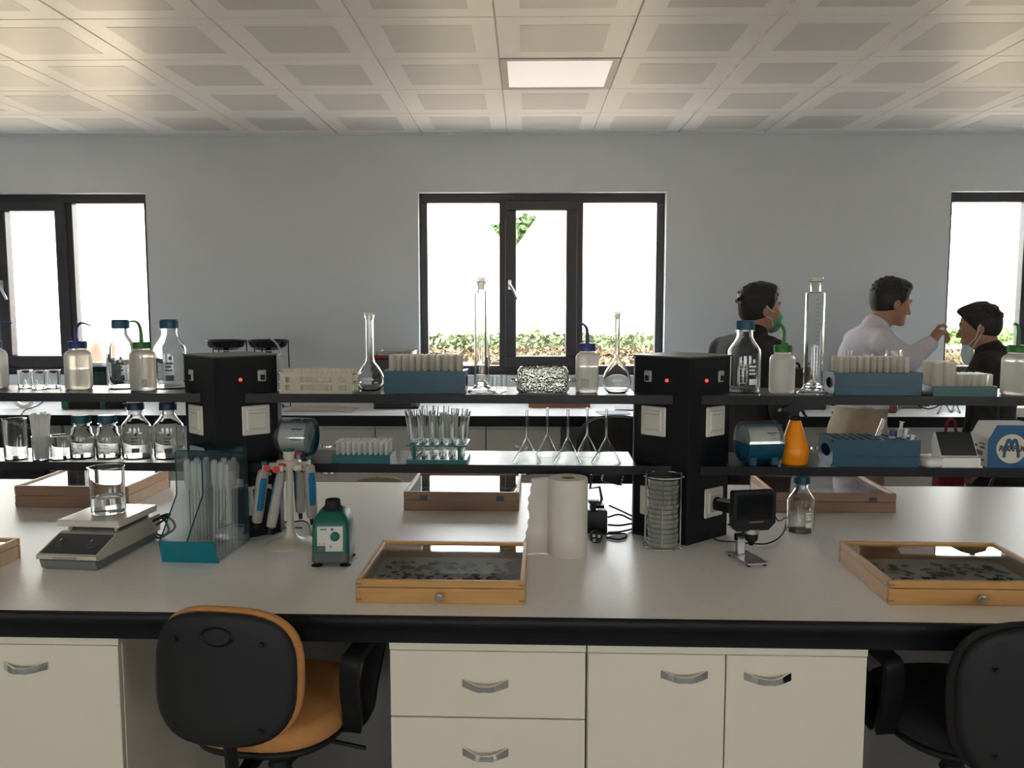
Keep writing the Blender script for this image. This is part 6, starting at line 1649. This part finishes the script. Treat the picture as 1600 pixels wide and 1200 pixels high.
# man with the green mask, back to the camera
def ground(px, Y): return Vector((at(px, 600, Y).x, Y, 0))
P1 = person('man in a dark jacket wearing a green face mask, seen from behind', ground(1168, 4.2), math.radians(27), 1.70 / 1.742, math.radians(-13), 0.0, .06,
            ((0.0, -.205, 1.40), (-.03, -.275, 1.13), (.06, -.27, .90), (.15, .05, -1), (0, -1, 0)), ((0.0, .205, 1.40), (-.02, .275, 1.13), (.10, .25, .91), (.3, -.1, -1), (0, 1, 0)),
            ('jacket_black', 'trousers_dark'), ('mask_green', 'worn'))
P2 = person('man in a pale lilac shirt and beige trousers reaching out with raised hand', ground(1345, 4.6), math.radians(2), 1.735 / 1.742, math.radians(4), math.radians(12), .10,
            ((.035, -.195, 1.405), (.085, -.35, 1.325), (.235, -.25, 1.400), (.62, .14, .66), (-.60, 0, .75)), ((0.05, .205, 1.40), (.10, .26, 1.14), (.30, .18, 1.08), (1, -.2, .1), (0, .6, 1)),
            ('shirt_lilac', 'trousers_beige'), None, True, head_fwd=.055, tucked=True)
P3 = person('man in a dark hooded top with a pale face mask pulled under his chin', ground(1552, 4.35), math.radians(146), 1.60 / 1.742, math.radians(4), math.radians(10), .04,
            ((0.0, -.205, 1.40), (.0, -.27, 1.13), (.06, -.25, .90), (.2, .1, -1), (0, -1, .2)), ((0.0, .205, 1.40), (.0, .27, 1.13), (.07, .25, .90), (.2, -.1, -1), (0, 1, .2)),
            ('hoodie_dark', 'trousers_dark'), ('mask_pale', 'chin'), hood=True, head_fwd=.03)
# bag beside the third man
c = at(1487, 640, 4.05)
t = thing('cloth_bag', 'dark red cloth bag beside the man with the lowered mask', 'bag', (c.x, 4.05, 0), .3)
m = loft([(.05, .03, .02, .62), (.075, .045, .03, .65), (.07, .04, .03, .84), (.055, .022, .02, .93), (.04, .012, .01, .97)]); m.build('bag_body', mat('cloth_red', (.17, .012, .02), .8, noise=.2, nscale=12, bump=.4), t, smooth=60)
MB().tube(curve_pts([(-.035, 0, .96), (-.02, 0, 1.04), (.02, 0, 1.04), (.035, 0, .96)], 6), .007, 8).build('strap', MATS['cloth_red'], t)
# ------------------------------------------------------------------ things on the window worktop
def fb(px, py): return on(px, py, BZ)
t = thing('tool_pouch', 'long black pouch with green ends lying on the window worktop', 'pouch', fb(145, 640), 0.03); k = mpp(t.location)
m = pad(.40, .075, .07, 3.2, 0, puff=.1); m.v = [(x, z + .05, y) for x, y, z in m.v]; m.build('pouch_body', 'fabric_black', t, smooth=60)
for s, w in ((-1, .025), (.32, .02)): MB().box(s * .19 - w, s * .19 + w, .008, .092, .001, .076, bev=.01, seg=2).build('green_band', mat('webbing_green', (.01, .10, .07), .7), t)
o = tag(MB().tube(curve_pts([fb(165, 640) + Vector((.03 * math.cos(i * .9) * (1 + .06 * i) + .16, .03 + .05 * math.sin(i * .9), .006 + .003 * i)) for i in range(16)], 5), .006, 6).build('cable_coil', 'black_rubber'), 'coil of black cable beside the green-ended pouch', 'cable')
c = at(158, 590, 5.75)
t = thing('storage_crate', 'dark green crate with black cover on the window worktop', 'crate', (c.x, 5.70, BZ))
MB().box(-.09, .06, 0, .2, 0, .25, bev=.01).build('crate_body', mat('crate_green', (.008, .05, .04), .5, noise=.5, nscale=30), t)
loft([(.085, .11, .03, .251), (.085, .11, .03, .275), (.05, .07, .03, .30)]).build('cover', 'black_plastic', t).location = (-.012, .1, 0)
c = at(36, 588, 5.6)
t = thing('tape_roll', 'white ring of tape standing behind the short glass vials', 'tape', (c.x, 5.6, BZ + .082))
MB().lathe([(.055, -.012), (.08, -.012), (.08, .012), (.055, .012)], 32, closed=True, M=Matrix.Translation((0, 0, 0)) @ Matrix.Rotation(PI / 2, 4, 'X')).build('ring', 'white_plastic', t)
t.location.z = BZ + .0805
MB().box(-.03, .03, -.03, .03, -.0805, -.079).build('floor_pad', 'white_plastic', t)
tag(MB().tube(curve_pts([fb(32, 649) + Vector((0, .01, .004)), fb(40, 641) + Vector((0, 0, .004)), fb(58, 635) + Vector((0, 0, .004)), fb(72, 628) + Vector((0, 0, .02)), fb(80, 624) + Vector((0, 0, .04))], 5), .004, 6).build('power_cable', 'black_rubber'), 'thin dark wire trailing to the edge of the window worktop', 'cable')
# twin black pans on a wire stand
c = at(385, 545, 5.65); kk = 5.65 / F
for i, (px, n) in enumerate(((353, 'left one'), (419, 'right one'))):
    q = at(px, 530, 5.65)
    t = thing('balance_pan', 'shallow black pan on a wire stand above the left power column, ' + n, 'pan', (q.x, 5.65, BZ), 0, 'black pans on wire stands'); zt = q.z - BZ
    MB().lathe([(0, zt - .075), (.07, zt - .072), (.115, zt - .05), (.130, zt - .012), (.130, zt - .004), (.122, zt - .004), (.10, zt - .04), (0, zt - .06)], 32).build('pan', 'black_gloss', t)
    ring(.133, zt - .012, .004).build('rim_wire', 'black_plastic', t)
    for a in (.5, 2.6, 4.7): MB().tube([(.133 * math.cos(a), .133 * math.sin(a), zt - .012), (.138 * math.cos(a), .138 * math.sin(a), .004), (.08 * math.cos(a), .08 * math.sin(a), .004)], .004, 6).build('stand_leg', 'black_plastic', t)
    MB().lathe([(0, .001), (.09, .001), (.09, .02), (.03, .03), (.02, zt - .08), (0, zt - .08)], 20).build('pedestal', 'black_plastic', t)
tag(MB().tube(curve_pts([at(420, 527, 5.5), at(433, 538, 5.48), at(437, 552, 5.48), at(433, 575, 5.5), fb(440, 640)], 6), .006, 6).build('power_cable', mat('cable_grey', (.42, .43, .42), .5)), 'pale grey cable hanging from the right black pan', 'cable')
# instrument with red rim
c = at(612, 560, 5.75)
t = thing('lab_instrument', 'dark grey instrument with red rim and steel top tray behind the blue rack', 'instrument', (c.x, 5.74, BZ)); zt = c.z - BZ
MB().box(-.13, .13, 0, .24, 0, zt, bev=.01).build('housing', mat('housing_grey', (.05, .045, .045), .5), t)
MB().box(-.135, .135, -.005, .245, zt + .0005, zt + .018, bev=.004).build('red_rim', mat('rim_red', (.22, .01, .02), .4), t)
loft([(.125, .115, .02, zt + .019), (.13, .12, .02, zt + .05), (.12, .11, .02, zt + .05), (.115, .105, .02, zt + .03)]).build('top_tray', 'steel', t).location = (.02, .12, 0)
t = thing('laptop', 'closed black laptop lying on the window worktop below the blue rack', 'laptop', fb(618, 640) + Vector((0, .02, 0)), .05)
MB().box(-.15, .15, 0, .17, .002, .012, bev=.003).build('base', 'black_plastic', t); MB().box(-.15, .15, 0, .17, .0125, .020, bev=.003).build('lid', 'black_gloss', t)
t = thing('paper_stack', 'loose pale papers lying on the window worktop behind the clear rack', 'papers', fb(500, 645))
for i in range(5): MB().box(-.26 + .02 * i, .2 - .03 * i, .02 + .01 * i, .28, .0006 + .002 * i, .0022 + .002 * i).build('sheet', mat('paper_warm', (.50, .45, .40), .8), t, smooth=0).rotation_euler.z = .02 * (i - 2)
# wooden drawer box and magazines
L = (fb(922, 637) - fb(826, 637)).length
t = thing('wooden_drawer', 'flat brown wooden drawer with round knob lying under the middle window', 'drawer', fb(826, 637))
w = .012
for a in ((0, L, 0, w), (0, L, .28 - w, .28), (0, w, w, .28 - w), (L - w, L, w, .28 - w)): MB().box(*a, 0, .06, bev=.001).build('board', wood('wood_brown', (.20, .075, .035), (.28, .12, .06)), t)
MB().box(w, L - w, w, .28 - w, .004, .01).build('bottom', 'box_wood_shade_and_dark', t); MB().ball((L * .49, -.008, .035), .010, 12, 8).build('knob', 'knob_metal', t)
for i, (px, py, n) in enumerate(((962, 648, 'dark one near the edge'), (985, 642, 'pale one farther back'))):
    t = thing('magazine', 'thin blue magazine on the window worktop by the right column, ' + n, 'magazine', fb(px, py) + Vector((0, .0, .0005 + .006 * i)), .12 - .2 * i, 'magazines on the window worktop')
    MB().box(-.10, .10, 0, .16, 0, .004).build('pages', 'card_white', t, smooth=0); MB().box(-.101, .101, -.001, .161, .0042, .005).build('cover', mat('cover_blue', (.06, .10, .20), .3, noise=.7, nscale=14) if i == 0 else mat('cover_pale', (.45, .42, .55), .3, noise=.4, nscale=14), t, smooth=0)
# clutter behind the men
c = at(1262, 580, 5.6)
t = thing('tool_case', 'dark brown case standing behind the stoppered cylinder', 'case', (c.x, 5.80, BZ), .15); zt = c.z - BZ
MB().prism([(-.10, 0), (.12, 0), (.12, zt * .7), (.08, zt), (-.06, zt), (-.10, zt * .7)], 'y', 0, .16).build('case_body', mat('case_brown', (.045, .018, .014), .5), t, smooth=0); MB().tube(curve_pts([(-.03, .08, zt), (-.02, .08, zt + .03), (.04, .08, zt + .03), (.05, .08, zt)], 5), .008, 6).build('handle', 'black_plastic', t)
t = thing('cable_box', 'dark green flat device behind the orange spray bottle', 'device', fb(1262, 641) + Vector((0, .02, 0)), -.05)
MB().box(-.11, .13, 0, .12, 0, .035, bev=.008).build('housing', mat('device_green', (.03, .06, .05), .4), t); MB().box(-.09, .1, .02, .12, .0355, .04).build('label', 'socket_grey', t)
t = thing('cable_box', 'dark red flat device on the window worktop beside the lilac shirted man', 'device', fb(1392, 646) + Vector((0, .02, 0)), .1)
MB().box(-.05, .06, 0, .1, 0, .05, bev=.01).build('housing', mat('device_red', (.15, .03, .03), .4), t); MB().box(-.03, .04, .02, .08, .0505, .055).build('label', 'socket_grey', t)
t = thing('cable_box', 'grey flat device among cables between the two facing men', 'device', fb(1445, 645) + Vector((0, .22, 0)), .05)
MB().box(-.12, .1, 0, .16, 0, .03, bev=.008).build('housing', mat('device_grey', (.20, .20, .19), .4), t); MB().box(-.09, .07, .02, .13, .0305, .034).build('label', 'socket_grey', t)
for i, (pts_, n) in enumerate((([(1400, 644), (1420, 637), (1450, 640), (1480, 636)], 'running straight'), ([(1465, 647), (1475, 639), (1486, 645), (1492, 638), (1500, 646)], 'bent in a zigzag'), ([(1300, 646), (1330, 640), (1318, 637), (1296, 641)], 'looped near the standing man'))):
    tag(MB().tube(curve_pts([fb(*q) + Vector((0, 0, .005 + .035 * (j % 2))) for j, q in enumerate(pts_)], 5), .005, 6).build('power_cable', 'black_rubber'), 'dark cable on the window worktop behind the men, ' + n, 'cable', 'cables behind the men')
t = thing('paper_stack', 'stack of white papers on the window worktop at the right picture edge', 'papers', fb(1600, 652))
for i in range(4): MB().box(-.10, .16, .01 + .006 * i, .22, .0006 + .014 * i, .0132 + .014 * i).build('pad', 'card_white', t, smooth=0)
